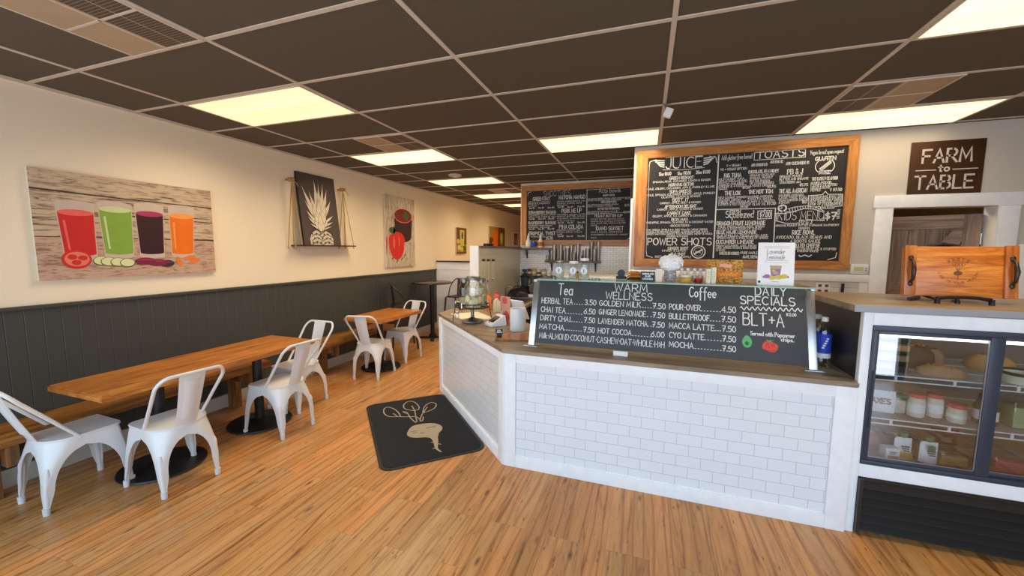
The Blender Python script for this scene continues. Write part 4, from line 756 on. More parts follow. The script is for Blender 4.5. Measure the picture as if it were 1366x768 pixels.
leaf1 = [(-0.234, -0.126), (-0.292, -0.24), (-0.4, -0.276), (-0.513, -0.257), (-0.528, -0.209), (-0.434, -0.159), (-0.322, -0.137), (-0.234, -0.126), (-0.177, 0.001), (-0.07, 0.028)]
leaf2 = [(-0.319, 0.022), (-0.408, -0.059), (-0.517, -0.061), (-0.604, 0.001), (-0.559, 0.061), (-0.417, 0.081), (-0.337, 0.058), (-0.319, 0.022), (-0.056, -0.011)]
leaf3 = [(-0.224, 0.08), (-0.392, 0.136), (-0.474, 0.222), (-0.411, 0.263), (-0.316, 0.226), (-0.261, 0.153), (-0.224, 0.08), (-0.072, 0.023), (-0.062, 0.045), (-0.146, 0.07)]
stem = [(-0.048, -0.025), (-0.168, -0.051), (-0.321, -0.062), (-0.353, -0.095), (-0.29, -0.067)]
v1 = [(-0.345, -0.19), (-0.249, -0.161)]
v2 = [(-0.464, 0.016), (-0.319, 0.022)]
v3 = [(-0.365, 0.157), (-0.224, 0.08)]
m1 = [(0.132, -0.106), (0.128, -0.053)]
m2 = [(0.115, 0.043), (0.11, 0.129)]
m3 = [(0.192, -0.032), (0.194, 0.002)]
m4 = [(0.163, -0.094), (0.17, -0.055)]
def smoothpoly(P, n=4):
    out = []; N = len(P)
    for i in range(N):
        p0, p1, p2, p3 = (Vector(P[(i+k-1) % N]) for k in range(4))
        for q in range(n):
            s = q/n; out.append(.5*((2*p1)+(-p0+p2)*s+(2*p0-5*p1+4*p2-p3)*s*s+(-p0+3*p1-3*p2+p3)*s**3))
    return out
def smoothline(P, n=5):
    Q = [P[0]]+list(P)+[P[-1]]; out = []
    for i in range(len(P)-1):
        p0, p1, p2, p3 = (Vector(Q[i+k]) for k in range(4))
        for q in range(n):
            s = q/n; out.append(.5*((2*p1)+(-p0+p2)*s+(2*p0-5*p1+4*p2-p3)*s*s+(-p0+3*p1-3*p2+p3)*s**3))
    return out+[Vector(P[-1])]
for L_ in (leaf1, leaf2, leaf3, stem, v1, v2, v3): ribbon(b, smoothline(L_), .011, MB_)
for k in range(12):
    q0, q1 = smoothline([(.29, .05)]+root, 3)[k:k+2]; w0 = .034*(1-k/12)**1.5+.007; w1 = .034*(1-(k+1)/12)**1.5+.007
    b.face([(q0.x, q0.y-w0, .0013), (q1.x, q1.y-w1, .0013), (q1.x, q1.y+w1, .0013), (q0.x, q0.y+w0, .0013)], MB_)
b.face([(.24, .0, .0009), (.36, .048, .0009), (.36, .078, .0009), (.30, .11, .0009), (.24, .13, .0009)], MB_); ribbon(b, [(.40, .022), (.42, .056)], .010, MB_); ribbon(b, [(.43, .055), (.465, .088)], .010, MB_); ribbon(b, [(.50, .045), (.512, .012)], .010, MB_)
b.face([(p[0], p[1], .0004) for p in smoothpoly(body)], MB_)
b.mi = 1
for mm in (m1, m2, m3, m4): ribbon(b, mm, .008, MB_, .0012)
b.build('beet_drawing', ['matbeige', 'black'], t, smooth=0)

# ================================================================== SERVICE COUNTER
def hook(t): return tuple(-c for c in t.location)
t = thing('counter_unit', 'long white tiled front section of the service counter', 'counter', (4.28, 3.0, 0))
MB().prism([(3.19, 2.738), (5.345, 2.738), (5.345, 3.33), (3.45, 3.33)], 0, .893).build('carcass', 'white', t, hook(t), smooth=0)
MB().box(3.26, 5.26, 2.732, 2.7375, .085, .835).build('tile_panel', 'tile_front', t, hook(t), smooth=0)
b = MB().box(3.178, 3.268, 2.715, 2.7375, 0, .893, .003).box(5.252, 5.355, 2.715, 2.7375, 0, .893, .003).box(3.268, 5.252, 2.715, 2.7375, 0, .088, .003).box(3.268, 5.252, 2.715, 2.7375, .832, .893, .003)
b.box(3.268, 5.252, 2.725, 2.7375, .088, .094).box(3.268, 5.252, 2.725, 2.7375, .826, .832)
b.build('panel_frame', 'white', t, hook(t))
ang = math.atan2(-1.27, 1.276)
t = thing('counter_unit', 'angled white tiled section of the service counter beside the floor mat', 'counter', (1.90, 3.99, 0), ang)
MB().prism([(.012, .013), (1.775, .013), (1.54, .60), (.45, .60), (-.08, .60), (-.55, .60), (-.56, .575)], 0, .893).build('carcass', 'white', t, smooth=0)
MB().box(.08, 1.71, .007, .0125, .085, .835).build('tile_panel', 'tile_angle', t, smooth=0)
b = MB().box(0, .085, -.010, .0125, 0, .893, .003).box(1.705, 1.797, -.010, .0125, 0, .893, .003).box(.085, 1.705, -.010, .0125, 0, .088, .003).box(.085, 1.705, -.010, .0125, .832, .893, .003)
b.box(.085, 1.705, 0, .0125, .088, .10).build('panel_frame', 'white', t)
t = thing('kitchen_cabinet', 'dark base cabinets of the kitchen run behind the service counter', 'cabinet', (2.4, 6.0, 0))
MB().prism([(2.05, 4.90), (2.61, 4.90), (2.61, 6.09), (3.93, 6.09), (3.93, 6.655), (2.05, 6.655)], .08, .893).build('carcass', 'black', t, hook(t), smooth=0)
MB().prism([(2.07, 4.95), (2.56, 4.95), (2.56, 6.14), (3.90, 6.14), (3.90, 6.64), (2.07, 6.64)], 0, .08).build('plinth', 'black', t, hook(t), smooth=0)
for k, (y0, y1) in enumerate(((4.92, 5.48), (5.50, 6.06))):
    dd = MB().box(2.612, 2.63, y0, y1, .12, .87, .003).build('door', 'black', t, hook(t)); MB().tube([(2.645, y1-.05, .60), (2.655, y1-.05, .62), (2.655, y1-.05, .74), (2.645, y1-.05, .76)], .006).build('handle', 'steel', dd)
t = thing('worktop', 'grey brown laminate worktop running over the counter and kitchen run', 'worktop', (2.6, 3.9, .895))
MB().prism([(1.868, 4.01), (3.166, 2.705), (5.355, 2.705), (5.355, 3.36), (3.46, 3.36), (2.66, 4.16), (2.66, 6.04), (3.97, 6.04), (3.97, 6.66), (2.045, 6.66), (2.045, 4.81), (1.868, 4.81)], .895, .925, bev=.004).build('worktop_slab', 'top', t, hook(t))
# ---------------------------------------------------------------- sneeze guard and its chalkboard
vv = Vector((0, .15, .48)).normalized()
GB = Matrix(((1, 0, 0, 0), (0, vv.y, -vv.z, 0), (0, vv.z, vv.y, 0), (0, 0, 0, 1)))     # (u, v, n) on the leaning board
t = thing('sneeze_guard', 'sneeze guard of two steel posts and a glass shelf on the counter', 'sneeze guard', (4.27, 2.90, .926))
for u in (-.932, .925):
    p = MB().box(u-.023, u+.023, 0, .520, -.006, .006, .002, Matrix.Translation((0, -.008, .005)) @ GB).build('post', 'steel', t)
    MB().box(u-.055, u+.055, -.04, .03, 0, .006, .002).build('foot_plate', 'steel', p)
    MB().box(u-.014, u+.014, .09, .40, .498, .506, .001).build('shelf_arm', 'steel', p)
MB().box(-.945, .945, .102, .44, .5075, .517).build('glass_shelf', 'glassgreen', t, smooth=0)
MT['glassedge'] = mat('green_glass_edge', S(150, 186, 172), .15, var=.15, scale=12)
MB().box(-.945, .945, .0985, .1018, .5076, .5169, .001).build('glass_edge', 'glassedge', t)
t = thing('menu_chalkboard', 'long leaning chalkboard listing tea, coffee and daily specials on the counter', 'menu board', (4.27, 2.90, .95))
GB2 = GB @ Matrix.Translation((0, 0, .0))
MB().box(-.905, .898, 0, .507, -.006, .006, .001, GB).build('board', 'board_grey', t)
LM = GB @ Matrix.Translation((0, 0, .0064))
b = MB()
for (s, x0, x1, y, h, w) in TA+TB:
    st = .0043*w*(1.0 if h < .05 else 1.15)*(.95 if len(s) > 30 else 1)
    letters(b, s, x0, x1, y, h, st, LM)
for (x0, x1, y, n_) in DT: dots(b, x0, x1, y+.003, n_, .0026, LM)
ribbon(b, [(.519+.359*k/44, .352+.012*math.sin(k*PI/2*1.0+.4)+.006*k/44) for k in range(45)], .006, LM)
b.build('chalk_lettering', 'chalk', t, smooth=0)
b = MB(); mats = ['green', 'leaf', 'tomato', 'greenlight', 'dkred', 'white', 'teal']
MT['chalkgreen'] = mat('green_chalk', S(106, 178, 120), .9, var=.1, scale=90); MT['chalkdkgreen'] = mat('dark_green_chalk', S(50, 110, 70), .9, var=.1, scale=90); MT['chalkred'] = mat('red_chalk', S(216, 84, 70), .9, var=.12, scale=90); MT['chalkdkred'] = mat('dark_red_chalk', S(170, 50, 44), .9, var=.12, scale=90)
def dr(poly, k): b.face([(p[0], p[1], .0004*k) for p in poly], LM)
av = [(.558+.031*math.cos(a)*(1-.25*max(0, math.sin(a))), .128+.043*math.sin(a)) for a in [2*PI*q/26 for q in range(26)]]
b.mi = 0; dr(av, 1); b.mi = 1; ribbon(b, av+[av[0]], .004, LM, .0008); dr(arc(.557, .116, .012, .014, 0, 360, 16)[:-1], 2); b.build('chalk_avocado', ['chalkgreen', 'chalkdkgreen'], t, smooth=0); b = MB()
tm = [(.691+.046*math.cos(a), .105+.035*math.sin(a)+(.004*math.cos(3*a))) for a in [2*PI*q/28 for q in range(28)]]
b.mi = 2; dr(tm, 1); b.mi = 3; ribbon(b, [(.67, .10), (.672, .12), (.68, .125), (.682, .10)], .003, LM, .0008); ribbon(b, [(.70, .10), (.702, .122), (.712, .12), (.712, .10)], .003, LM, .0008); ribbon(b, arc(.691, .10, .034, .024, 200, 330, 10), .003, LM, .0008)
b.mi = 0; ribbon(b, [(.672, .148), (.69, .138), (.708, .147)], .004, LM, .0012); ribbon(b, [(.69, .138), (.692, .152)], .004, LM, .0012)
b.build('chalk_tomato', ['chalkgreen', 'chalkdkgreen', 'chalkred', 'chalkdkred'], t, smooth=0)
t = thing('price_card_holder', 'small white card holder lying at the foot of the leaning chalkboard', 'card holder', (4.02, 2.83, .926))
MB().prism([(-.015, 0), (.02, 0), (.008, .03)], -.05, .05, MYZ).build('holder', 'whitepl', t); MB().box(-.047, .047, -.0135, -.0125, .004, .018, 0, Matrix.Rotation(-.55, 4, 'X')).build('card', 'paper', t)

# ---------------------------------------------------------------- framed wall menu boards
def frame(t, W0, W1, H0, H1, w0, w1, h0, h1, d=.03):
    for p in ([(W0, H1), (W1, H1), (w1, h1), (w0, h1)][::-1], [(W0, H0), (W1, H0), (w1, h0), (w0, h0)]): MB().prism(p, 0, d, MXZ, bev=.004).build('frame_rail', 'oak', t)
    for p in ([(W0, H0), (w0, h0), (w0, h1), (W0, H1)], [(W1, H0), (W1, H1), (w1, h1), (w1, h0)]): MB().prism(p, 0, d, MXZ, bev=.004).build('frame_stile', 'oakz', t)
def boardtext(T, LM, wk=1.0):
    b = MB()
    for (s, x0, x1, y, h, w) in T: letters(b, s, x0, x1, y, h, max(.0019, min(h*.19, .0033*w))*wk, LM)
    return b
t = thing('menu_board', 'large oak framed black menu board headed juice and toasts, on the nearer wall', 'menu board', (5.05, 4.7175, 1.49))
frame(t, -1.022, 1.004, .003, 1.293, -.903, .917, .091, 1.20)
MB().box(-.905, .919, -.012, -.001, .089, 1.202).build('board', 'board', t, smooth=0)
LM = Matrix.Translation((0, -.0126, 0)) @ MXZ
b = boardtext(TR, LM)
rb = lambda p, w=.007: ribbon(b, p, w, LM)
rb([(.13, 1.115), (.13, 1.21-.02), (.57, 1.195), (.573, 1.117), (.13, 1.115)], .006); rb([(-.199, 1.19), (-.197, .114)], .012); rb([(-.19, .623), (.352, .623)], .008); rb([(.35, .618), (.356, .271)], .009)
rb(arc(.742, 1.018, .078, .072, 0, 360, 30), .007); letters(b, 'GLUTEN', .66, .825, 1.075, .034, .008, LM); letters(b, 'FREE', .70, .79, .944, .030, .008, LM)
for k in range(7): rb([(.705+.012*k, .985+.011*k+.012), (.715+.012*k, .985+.011*k-.006)], .014)
rb([(.69, .965), (.79, 1.06)], .006)
rb([(.632, .629), (.625, .738), (.724, .742), (.742, .745), (.764, .776), (.785, .745), (.905, .742), (.908, .63), (.845, .626), (.844, .61), (.734, .609), (.733, .626), (.632, .629)], .006)
rb([(.36, .572), (.43, .566), (.50, .583), (.60, .612), (.68, .605), (.765, .572), (.771, .49), (.70, .497), (.62, .488), (.54, .466), (.45, .468), (.363, .495), (.36, .572)], .007)
rb([(.46, .612), (.52, .63), (.62, .64), (.70, .622), (.762, .585)], .006)
for k in range(12): rb([(.48+.022*k, .583+.028*math.sin(k*.28)), (.474+.022*k, .612+.026*math.sin(k*.28))], .005)
rb(arc(.41, .622, .035, .030, -60, 260, 14), .014); rb(arc(.395, .628, .014, .012, 0, 330, 10), .006)
rb([(.198, .516), (.196, .598), (.318, .601), (.32, .520), (.198, .516)], .007); rb([(.25, .601), (.258, .61), (.266, .601)], .006)
rb(arc(-.347, .172, .068, .068, 0, 360, 28), .010); rb(arc(-.347, .172, .046, .046, 0, 360, 24), .004); rb([(-.385, .15), (-.31, .195)], .016); rb([(-.375, .18), (-.32, .16)], .006)
for sgn, cx in ((-1, -.735), (1, -.338)):
    for k in range(4): rb([(cx, 1.10+.022*k), (cx+sgn*(.035+.012*k), 1.108+.022*k), (cx+sgn*(.055+.016*k), 1.128+.016*k)], .012)
rb([(-.745, 1.07), (-.54, 1.058), (-.33, 1.07)], .005); rb([(-.72, 1.195), (-.53, 1.203), (-.35, 1.195)], .005)
rb([(.585, .144), (.60, .132), (.635, .148), (.67, .132), (.69, .148)], .010)
for (x, y, sx_, sy_) in ((-.89, 1.185, 1, -1), (-.885, .105, 1, 1), (.90, .105, -1, 1), (-.215, 1.185, -1, -1)): rb([(x, y+sy_*.07), (x+sx_*.008, y+sy_*.02), (x+sx_*.07, y)], .007)
rb([(-.888, 1.11), (-.886, .17)], .004)
for k in range(6): rb([(.80+.0*k+.075, .51+.016*k), (.895, .512+.016*k)], .006)
b.build('chalk_lettering', 'chalk', t, smooth=0)
b = MB(); b.mi = 0
letters(b, 'JUICE', -.706, -.352, 1.088, .086, .006, Matrix.Translation((0, -.0132, 0)) @ MXZ); b.build('chalk_inline', 'board', t, smooth=0)
t = thing('menu_board', 'oak framed black smoothie menu board on the far white brick tile wall', 'menu board', (3.0, 6.667, 1.74))
frame(t, -.948, .938, .008, 1.042, -.85, .908, .100, .947)
MB().box(-.852, .910, -.012, -.001, .098, .949).build('board', 'board', t, smooth=0)
LM = Matrix.Translation((0, -.0126, 0)) @ MXZ
b = boardtext(TS, LM, 1.0)
for p, w in (([(.205, .525), (.193, .928), (.893, .935), (.898, .548), (.205, .525)], .005), ([(.190, .933), (.200, .112)], .008), ([(-.838, .87), (-.83, .92), (-.78, .935)], .008), ([(.895, .14), (.89, .12), (.86, .112)], .008)): ribbon(b, p, w, LM)
b.build('chalk_lettering', 'chalk', t, smooth=0)
b = MB(); letters(b, 'SMOOTHIES', -.547, -.093, .856, .072, .0045, Matrix.Translation((0, -.0132, 0)) @ MXZ); b.build('chalk_inline', 'board', t, smooth=0)
t = thing('wall_sign', 'rusty brown metal sign with cut out letters reading farm to table', 'sign', (6.705, 4.7175, 2.185))
MB().box(-.255, .265, -.006, -.002, .0, .495, .001).build('plate', 'rust', t)
b = MB(); LM = Matrix.Translation((0, -.0064, 0)) @ MXZ
letters(b, 'FARM', -.165, .175, .305, .115, .017, LM); letters(b, 'TABLE', -.205, .205, .070, .115, .016, LM); letters(b, 'to', -.045, .03, .225, .062, .012, LM)
ribbon(b, [(-.205, .238), (-.065, .238)], .008, LM); ribbon(b, [(.055, .238), (.225, .238)], .008, LM)
b.build('cut_letters', 'wall_grey', t, smooth=0)
t = thing('thermostat', 'white wall thermostat between the juice menu board and the doorway', 'thermostat', (6.14, 4.7195, 1.458))
MB().box(-.072, .072, -.026, -.001, 0, .095, .006).build('housing', 'whitepl', t); MB().box(-.045, .03, -.0275, -.0265, .030, .070).build('display', 'greenlight', t); MB().box(.045, .055, -.0285, -.0265, .03, .04).box(.045, .055, -.0285, -.0265, .05, .06).build('button', 'galv', t)
t = thing('wall_outlet', 'wall outlet plate with four brown sockets on the white shiplap', 'outlet', (5.86, 4.7055, 1.245))
MB().box(-.06, .06, -.006, 0, 0, .12, .003).build('plate', 'whitepl', t)
for x in (-.028, .028):
    for z in (.035, .088): MB().box(x-.014, x+.014, -.0075, -.0065, z-.013, z+.013).build('socket', 'brown', t)
t = thing('wall_hook', 'small dark bracket on the white shiplap right of the outlet plate', 'bracket', (6.02, 4.7055, 1.23))
MB().box(-.012, .012, -.014, 0, 0, .13, .003).box(-.012, .012, -.03, -.014, .0, .02, .003).build('bracket', 'black', t)
# ================================================================== THINGS ON THE COUNTER (left end)
ZT = .9262
t = thing('placemat', 'beige flat placemat under the drink dispenser on the counter end', 'placemat', (2.36, 3.92, ZT), -PI/4)
MB().box(-.28, .22, -.17, .17, 0, .003, .001).build('mat', 'cream', t)
t = thing('drink_dispenser', 'glass drink dispenser with lemon slices on a round metal stand', 'drink dispenser', (2.495, 3.62, ZT+.0035))
MB().lathe([(0, .0), (.098, .0), (.102, .006), (.096, .018), (.06, .026), (.03, .032), (.014, .045), (.011, .12), (0, .12)], seg=32).build('stand_base', 'galv', t)
b = MB().tube([(.15*math.cos(a), .15*math.sin(a), .135) for a in [2*PI*k/32 for k in range(32)]], .006, 8, closed=True).tube([(.15*math.cos(a), .15*math.sin(a), .165) for a in [2*PI*k/32 for k in range(32)]], .004, 8, closed=True)
for k in range(3): a = 2*PI*k/3; b.tube([(0, 0, .118), (.15*math.cos(a), .15*math.sin(a), .135)], .005)
for k in range(4):
    a = PI/2*k+.5; b.tube([(.15*math.cos(a), .15*math.sin(a), .165), (.155*math.cos(a), .155*math.sin(a), .135), (.172*math.cos(a), .172*math.sin(a), .05), (.178*math.cos(a), .178*math.sin(a), .006)], .0045)
b.cyl((0, 0, .128), .148, .006, seg=32).build('jar_ring', 'darkmetal', t)
for k, (dx, dy, r, h, fill) in enumerate(((.035, -.055, .082, .235, .45), (-.085, .01, .055, .215, .30), (.05, .085, .055, .215, .4))):
    j = MB().lathe([(0, .002), (r*.93, .002), (r, .012), (r, h*.70), (r*.94, h*.80), (r*.70, h*.90), (r*.70, h)], (dx, dy, .135), 32).build('jar', 'glass', t)
    MB().cyl((dx, dy, .140), r*.93, h*fill, seg=28).build('lemon_water', 'ice', j)
    MB().lathe([(r*.62, 0), (r*.76, 0), (r*.76, .026), (r*.70, .032), (0, .032)], (dx, dy, .135+h-.004), 32).build('lid', 'galv', j)
    if k == 0:
        for (a, z) in ((-1.9, .08), (-.9, .06), (-1.35, .045), (-2.5, .05), (-.3, .07)):
            rm = Matrix.Translation((dx+(r-.010)*math.cos(a), dy+(r-.010)*math.sin(a), .135+z)) @ Matrix.Rotation(a, 4, 'Z') @ Matrix.Rotation(PI/2, 4, 'Y')
            s_ = MB(); s_.mi = 0; s_.cyl((0, 0, 0), .030, .004, seg=22, M=rm); s_.mi = 1; s_.cyl((0, 0, .0035), .025, .0012, seg=22, M=rm); s_.build('lemon_slice', ['yellow', 'cream'], j)
    a = -2.2 if k < 2 else -.4
    MB().cyl((0, 0, 0), .012, .045, 'x', 12, M=Matrix.Translation((dx, dy, .165)) @ Matrix.Rotation(a, 4, 'Z') @ Matrix.Translation((r-.004, 0, 0))).cyl((0, 0, -.03), .009, .045, 'z', 12, M=Matrix.Translation((dx, dy, .165)) @ Matrix.Rotation(a, 4, 'Z') @ Matrix.Translation((r+.036, 0, 0))).box(-.006, .006, -.018, .018, .012, .02, .002, Matrix.Translation((dx, dy, .165)) @ Matrix.Rotation(a, 4, 'Z') @ Matrix.Translation((r+.036, 0, 0))).build('spigot', 'chrome', j)
bpy.data.objects['drink_dispenser'].scale = (1.12, 1.12, 1.2)
t = thing('salt_shaker', 'small clear shaker standing beside the drink dispenser leg', 'shaker', (2.27, 3.72, ZT)); MB().lathe([(0, 0), (.022, 0), (.024, .05), (.018, .065), (0, .065)], seg=18).build('body', 'plastic_clear', t); MB().lathe([(.019, .064), (.021, .068), (.018, .085), (0, .09)], seg=18).build('cap', 'steel', t)
t = thing('cutting_board', 'small reddish brown wooden board on the counter under the white crock', 'board', (3.11, 3.10, ZT), .30)
MB().prism(rrect(-.14, .14, -.13, .13, .02), 0, .014, bev=.004).build('board', 'benchwood', t)
t = thing('card_stand', 'small black card stand with white lettering on the brown board', 'card stand', (3.02, 3.02, ZT+.0145), .5)
MB().box(-.022, .022, -.012, .012, 0, .03, .006).build('base', 'black', t); b = MB(); RM = Matrix.Translation((0, .0, .028)) @ Matrix.Rotation(-.5, 4, 'X'); b.box(-.03, .03, -.004, .004, 0, .04, .002, RM); c_ = b.build('card', 'black', t)
b = MB()
for k in range(3): b.box(-.024+.004*k, .024-.006*k, -.0046, -.0041, .008+.010*k, .013+.010*k, 0, RM)
b.build('lettering', 'white', c_)
t = thing('white_crock', 'white ceramic cylinder crock beside the left steel post of the glass guard', 'crock', (3.06, 3.40, ZT))
MB().lathe([(0, .0), (.070, .0), (.074, .006), (.074, .205), (.071, .21), (.066, .205), (.066, .02), (0, .015)], seg=40).build('body', 'whitepl', t)
t = thing('payment_terminal', 'white wedge shaped payment terminal with a dark screen on the counter', 'card terminal', (2.775, 3.56, ZT), -.75)
MB().prism([(-.085, 0), (.085, 0), (.085, .012), (.075, .10), (.06, .105), (-.088, .02)], -.075, .075, Matrix(((0, 0, 1, 0), (1, 0, 0, 0), (0, 1, 0, 0), (0, 0, 0, 1))), bev=.004).build('body', 'whitepl', t)
sl = math.atan2(.085, .148); SM = Matrix.Translation((0, -.014, .0635)) @ Matrix.Rotation(sl, 4, 'X')
MB().box(-.055, .055, -.048, .048, -.0008, .0016, .001, SM).build('screen', 'black', t); MB().box(-.008, .008, -.066, -.056, -.0008, .0012, 0, SM).build('button', 'black', t)
b = MB()
for k in range(4): b.box(-.045, .0+.01*k, -.03+.018*k, -.024+.018*k, .0017, .0019, 0, SM)
b.build('screen_text', 'gold', t)
t = thing('tablet_stand', 'white tablet till stand with a peach coloured panel behind the payment terminal', 'till', (2.82, 3.75, ZT), -.45); t.scale = (1.2, 1.2, 1.12)
MB().prism([(-.10, 0), (.10, 0), (.0, .22)], -.012, .0, Matrix(((1, 0, 0, 0), (0, 0, 1, 0), (0, 1, 0, 0), (0, 0, 0, 1))), bev=.003).build('stand', 'whitepl', t)
MB().prism([(-.02, 0), (.07, .0), (.06, .24), (-.055, .24)], -.0195, -.013, Matrix(((1, 0, 0, 0), (0, 0, 1, 0), (0, 1, 0, 0), (0, 0, 0, 1)))).build('peach_panel', 'peach', t)
b = MB(); b.face([(p[0], -.0199, p[1]) for p in arc(.0, .205, .032, .035, 0, 360, 18)[:-1]]); b.face([(p[0], -.0199, p[1]) for p in arc(.02, .06, .035, .05, 0, 360, 18)[:-1]]); b.build('panel_print', 'redlight', t)
MB().box(-.10, .17, -.006, .006, .0, .19, .004, Matrix.Translation((.03, .075, .045)) @ Matrix.Rotation(.45, 4, 'X')).build('tablet', 'whitepl', t); MB().box(-.02, .10, .0, .09, 0, .012, .002).build('base', 'whitepl', t)
# condiments by the partition
def bottle(name, label, cat, loc, prof, m, cap=None, capm='black', band=None, bandm='white', group=None, seg=22):
    t = thing(name, label, cat, loc, 0, group)
    MB().lathe(prof, seg=seg).build('body', m, t)
    if cap: MB().lathe(cap, seg=seg).build('cap', capm, t)
    if band:
        r, z0, z1 = band; MB().lathe([(r, z0), (r, z1)], seg=seg).build('label', bandm, t)
    return t
bottle('sauce_bottle', 'orange sauce bottle in the group behind the drink dispenser', 'bottle', (2.33, 4.46, ZT), [(0, 0), (.038, 0), (.04, .01), (.04, .14), (.02, .17), (.012, .18), (0, .18)], 'carrot', [(.013, .178), (.012, .205), (0, .21)], 'orange')
bottle('sauce_bottle', 'pink red sauce bottle in the group behind the drink dispenser', 'bottle', (2.42, 4.50, ZT), [(0, 0), (.034, 0), (.036, .01), (.036, .17), (.02, .20), (0, .20)], 'redlight', [(.016, .198), (.014, .225), (0, .23)], 'red')
bottle('oil_bottle', 'slim dark brown bottle behind the drink dispenser', 'bottle', (2.55, 4.42, ZT), [(0, 0), (.022, 0), (.024, .01), (.024, .12), (.010, .15), (.010, .17), (0, .17)], 'brown', [(.012, .168), (.012, .185), (0, .185)], 'black')
t = thing('milk_carton', 'cream carton standing between the sauce bottles and brown bottle', 'carton', (2.49, 4.33, ZT), .5); MB().box(-.04, .04, -.04, .04, 0, .13, .003).prism([(-.04, .13), (.04, .13), (.0, .165)], -.038, .038, MXZ).build('body', 'cream', t); MB().cyl((.0, -.022, .14), .012, .02, 'y', 14).build('cap', 'white', t)
bottle('sauce_bottle', 'small brown bottle at the far left corner of the counter', 'bottle', (2.0, 4.35, ZT), [(0, 0), (.026, 0), (.028, .01), (.028, .08), (.012, .105), (0, .105)], 'brown', [(.013, .104), (.013, .125), (0, .125)], 'pink')
t = thing('napkin_tray', 'white shallow tray at the far left corner of the counter', 'tray', (2.13, 4.50, ZT)); MB().box(-.09, .09, -.05, .05, 0, .01, .002).box(-.09, .09, -.05, -.044, .01, .03).box(-.09, .09, .044, .05, .01, .03).box(-.09, -.084, -.044, .044, .01, .03).box(.084, .09, -.044, .044, .01, .03).build('tray', 'whitepl', t)
# water bottles at the right end of the counter
for (x, y, lab) in ((5.297, 3.06, 'clear water bottle with a blue label, front one of three by the fridge'), (5.297, 3.17, 'clear water bottle in the middle of the three by the fridge'), (5.297, 3.28, 'clear water bottle at the back of the three by the fridge')):
    t = bottle('water_bottle', lab, 'bottle', (x, y, ZT), [(0, .004), (.038, .0), (.044, .008), (.044, .07), (.042, .08), (.044, .09), (.044, .215), (.042, .24), (.022, .282), (.0165, .292), (.0165, .31), (0, .31)], 'plastic_clear', [(.019, .294), (.019, .322), (0, .325)], 'whitepl', (.0446, .09, .215), 'blue', 'water bottles by the fridge')
    MB().lathe([(.0446, .055), (.0446, .086)], seg=22).build('white_band', 'white', t)
    b = MB()
    for k in range(5): a = -1.9+.12*k; b.box(.0448, .0456, -.007, .007, .12+.015*k, .130+.015*k, 0, Matrix.Rotation(a, 4, 'Z'))
    b.build('label_mark', 'white', t)

# ================================================================== THINGS ON THE GLASS SHELF
ZG = 1.4442
for (x, y, lab) in ((3.475, 3.27, 'glass jar with a round white label, leftmost on the glass shelf'), (3.595, 3.27, 'glass jar with a round white label, second on the glass shelf'), (3.685, 3.27, 'taller glass jar with a white label, third on the glass shelf')):
    t = thing('glass_jar', lab, 'jar', (x, y, ZG), 0, 'glass jars on the guard shelf'); h = .125 if x < 3.6 else .15
    MB().lathe([(0, .002), (.036, .002), (.040, .01), (.040, h-.03), (.034, h-.012), (.034, h)], seg=26).build('body', 'glass', t); MB().lathe([(.036, h-.006), (.038, h-.002), (.038, h+.012), (0, h+.016)], seg=26).build('lid', 'whitepl' if x > 3.55 else 'galv', t)
    MB().cyl((0, 0, .006), .036, h*.35, seg=22).build('contents', 'cream', t)
    MB().cyl((0, -.0415, .06), .028, .002, 'y', 24).build('round_label', 'white', t); MB().box(-.002, .003, -.0445, -.0418, .045, .075).build('label_mark', 'darkprint', t)
t = thing('tea_ball', 'tiny dark bottle between the glass jars on the glass shelf', 'bottle', (3.64, 3.20, ZG)); MB().lathe([(0, 0), (.012, 0), (.014, .03), (.007, .045), (0, .045)], seg=16).build('body', 'gold', t); MB().cyl((0, 0, .044), .008, .014, seg=14).build('cap', 'black', t)
t = thing('tape_dispenser', 'small black tape dispenser on the glass shelf right of the glass jars', 'dispenser', (3.985, 3.30, ZG)); MB().box(-.045, .04, -.02, .02, 0, .022, .006).build('base', 'black', t); MB().cyl((-.005, -.016, .045), .030, .032, 'y', 24).build('roll', 'black', t); MB().box(.035, .045, -.018, .018, .015, .03, .002).build('cutter', 'steel', t)
for k, (dx, a) in enumerate(((0, .1), (.006, -.15), (-.008, .05))):
    t = thing('cookie_packet', ('bottom', 'middle', 'top')[k]+' brown packet of the stack of three on the glass shelf', 'packet', (4.09+dx, 3.23, ZG+.0225*k), a, 'brown packets on the glass shelf')
    b = MB(); b.grid(lambda u, v: ((u-.5)*.13, (v-.5)*.09, .0005+.021*(1-abs(2*u-1)**4)*(1-abs(2*v-1)**4)), 10, 8).grid(lambda u, v: ((u-.5)*.13, (v-.5)*.09, .0003), 1, 1).build('wrapper', ('brown', 'honey', 'amber')[k], t)
    MB().grid(lambda u, v: ((u-.5)*.06, (v-.5)*.05, .0222+.0*(u)), 2, 2).build('sticker', 'ginger', t)
t = thing('table_sign', 'small black sign reading chocolate chip cookies on the glass shelf', 'sign', (4.185, 3.08, ZG)); RM = Matrix.Rotation(-.15, 4, 'X')
MB().box(-.05, .05, -.002, .002, 0, .075, .001, RM).build('card', 'navy', t); MB().box(-.03, .03, .003, .03, 0, .004).build('foot', 'navy', t)
b = MB(); LM = RM @ Matrix.Translation((0, -.0025, 0)) @ MXZ
letters(b, 'CHOCOLATE', -.04, .04, .052, .011, .003, LM); letters(b, 'CHIP', -.02, .02, .033, .011, .003, LM); letters(b, 'COOKIES', -.036, .036, .014, .011, .003, LM); b.build('lettering', 'white', t, smooth=0)
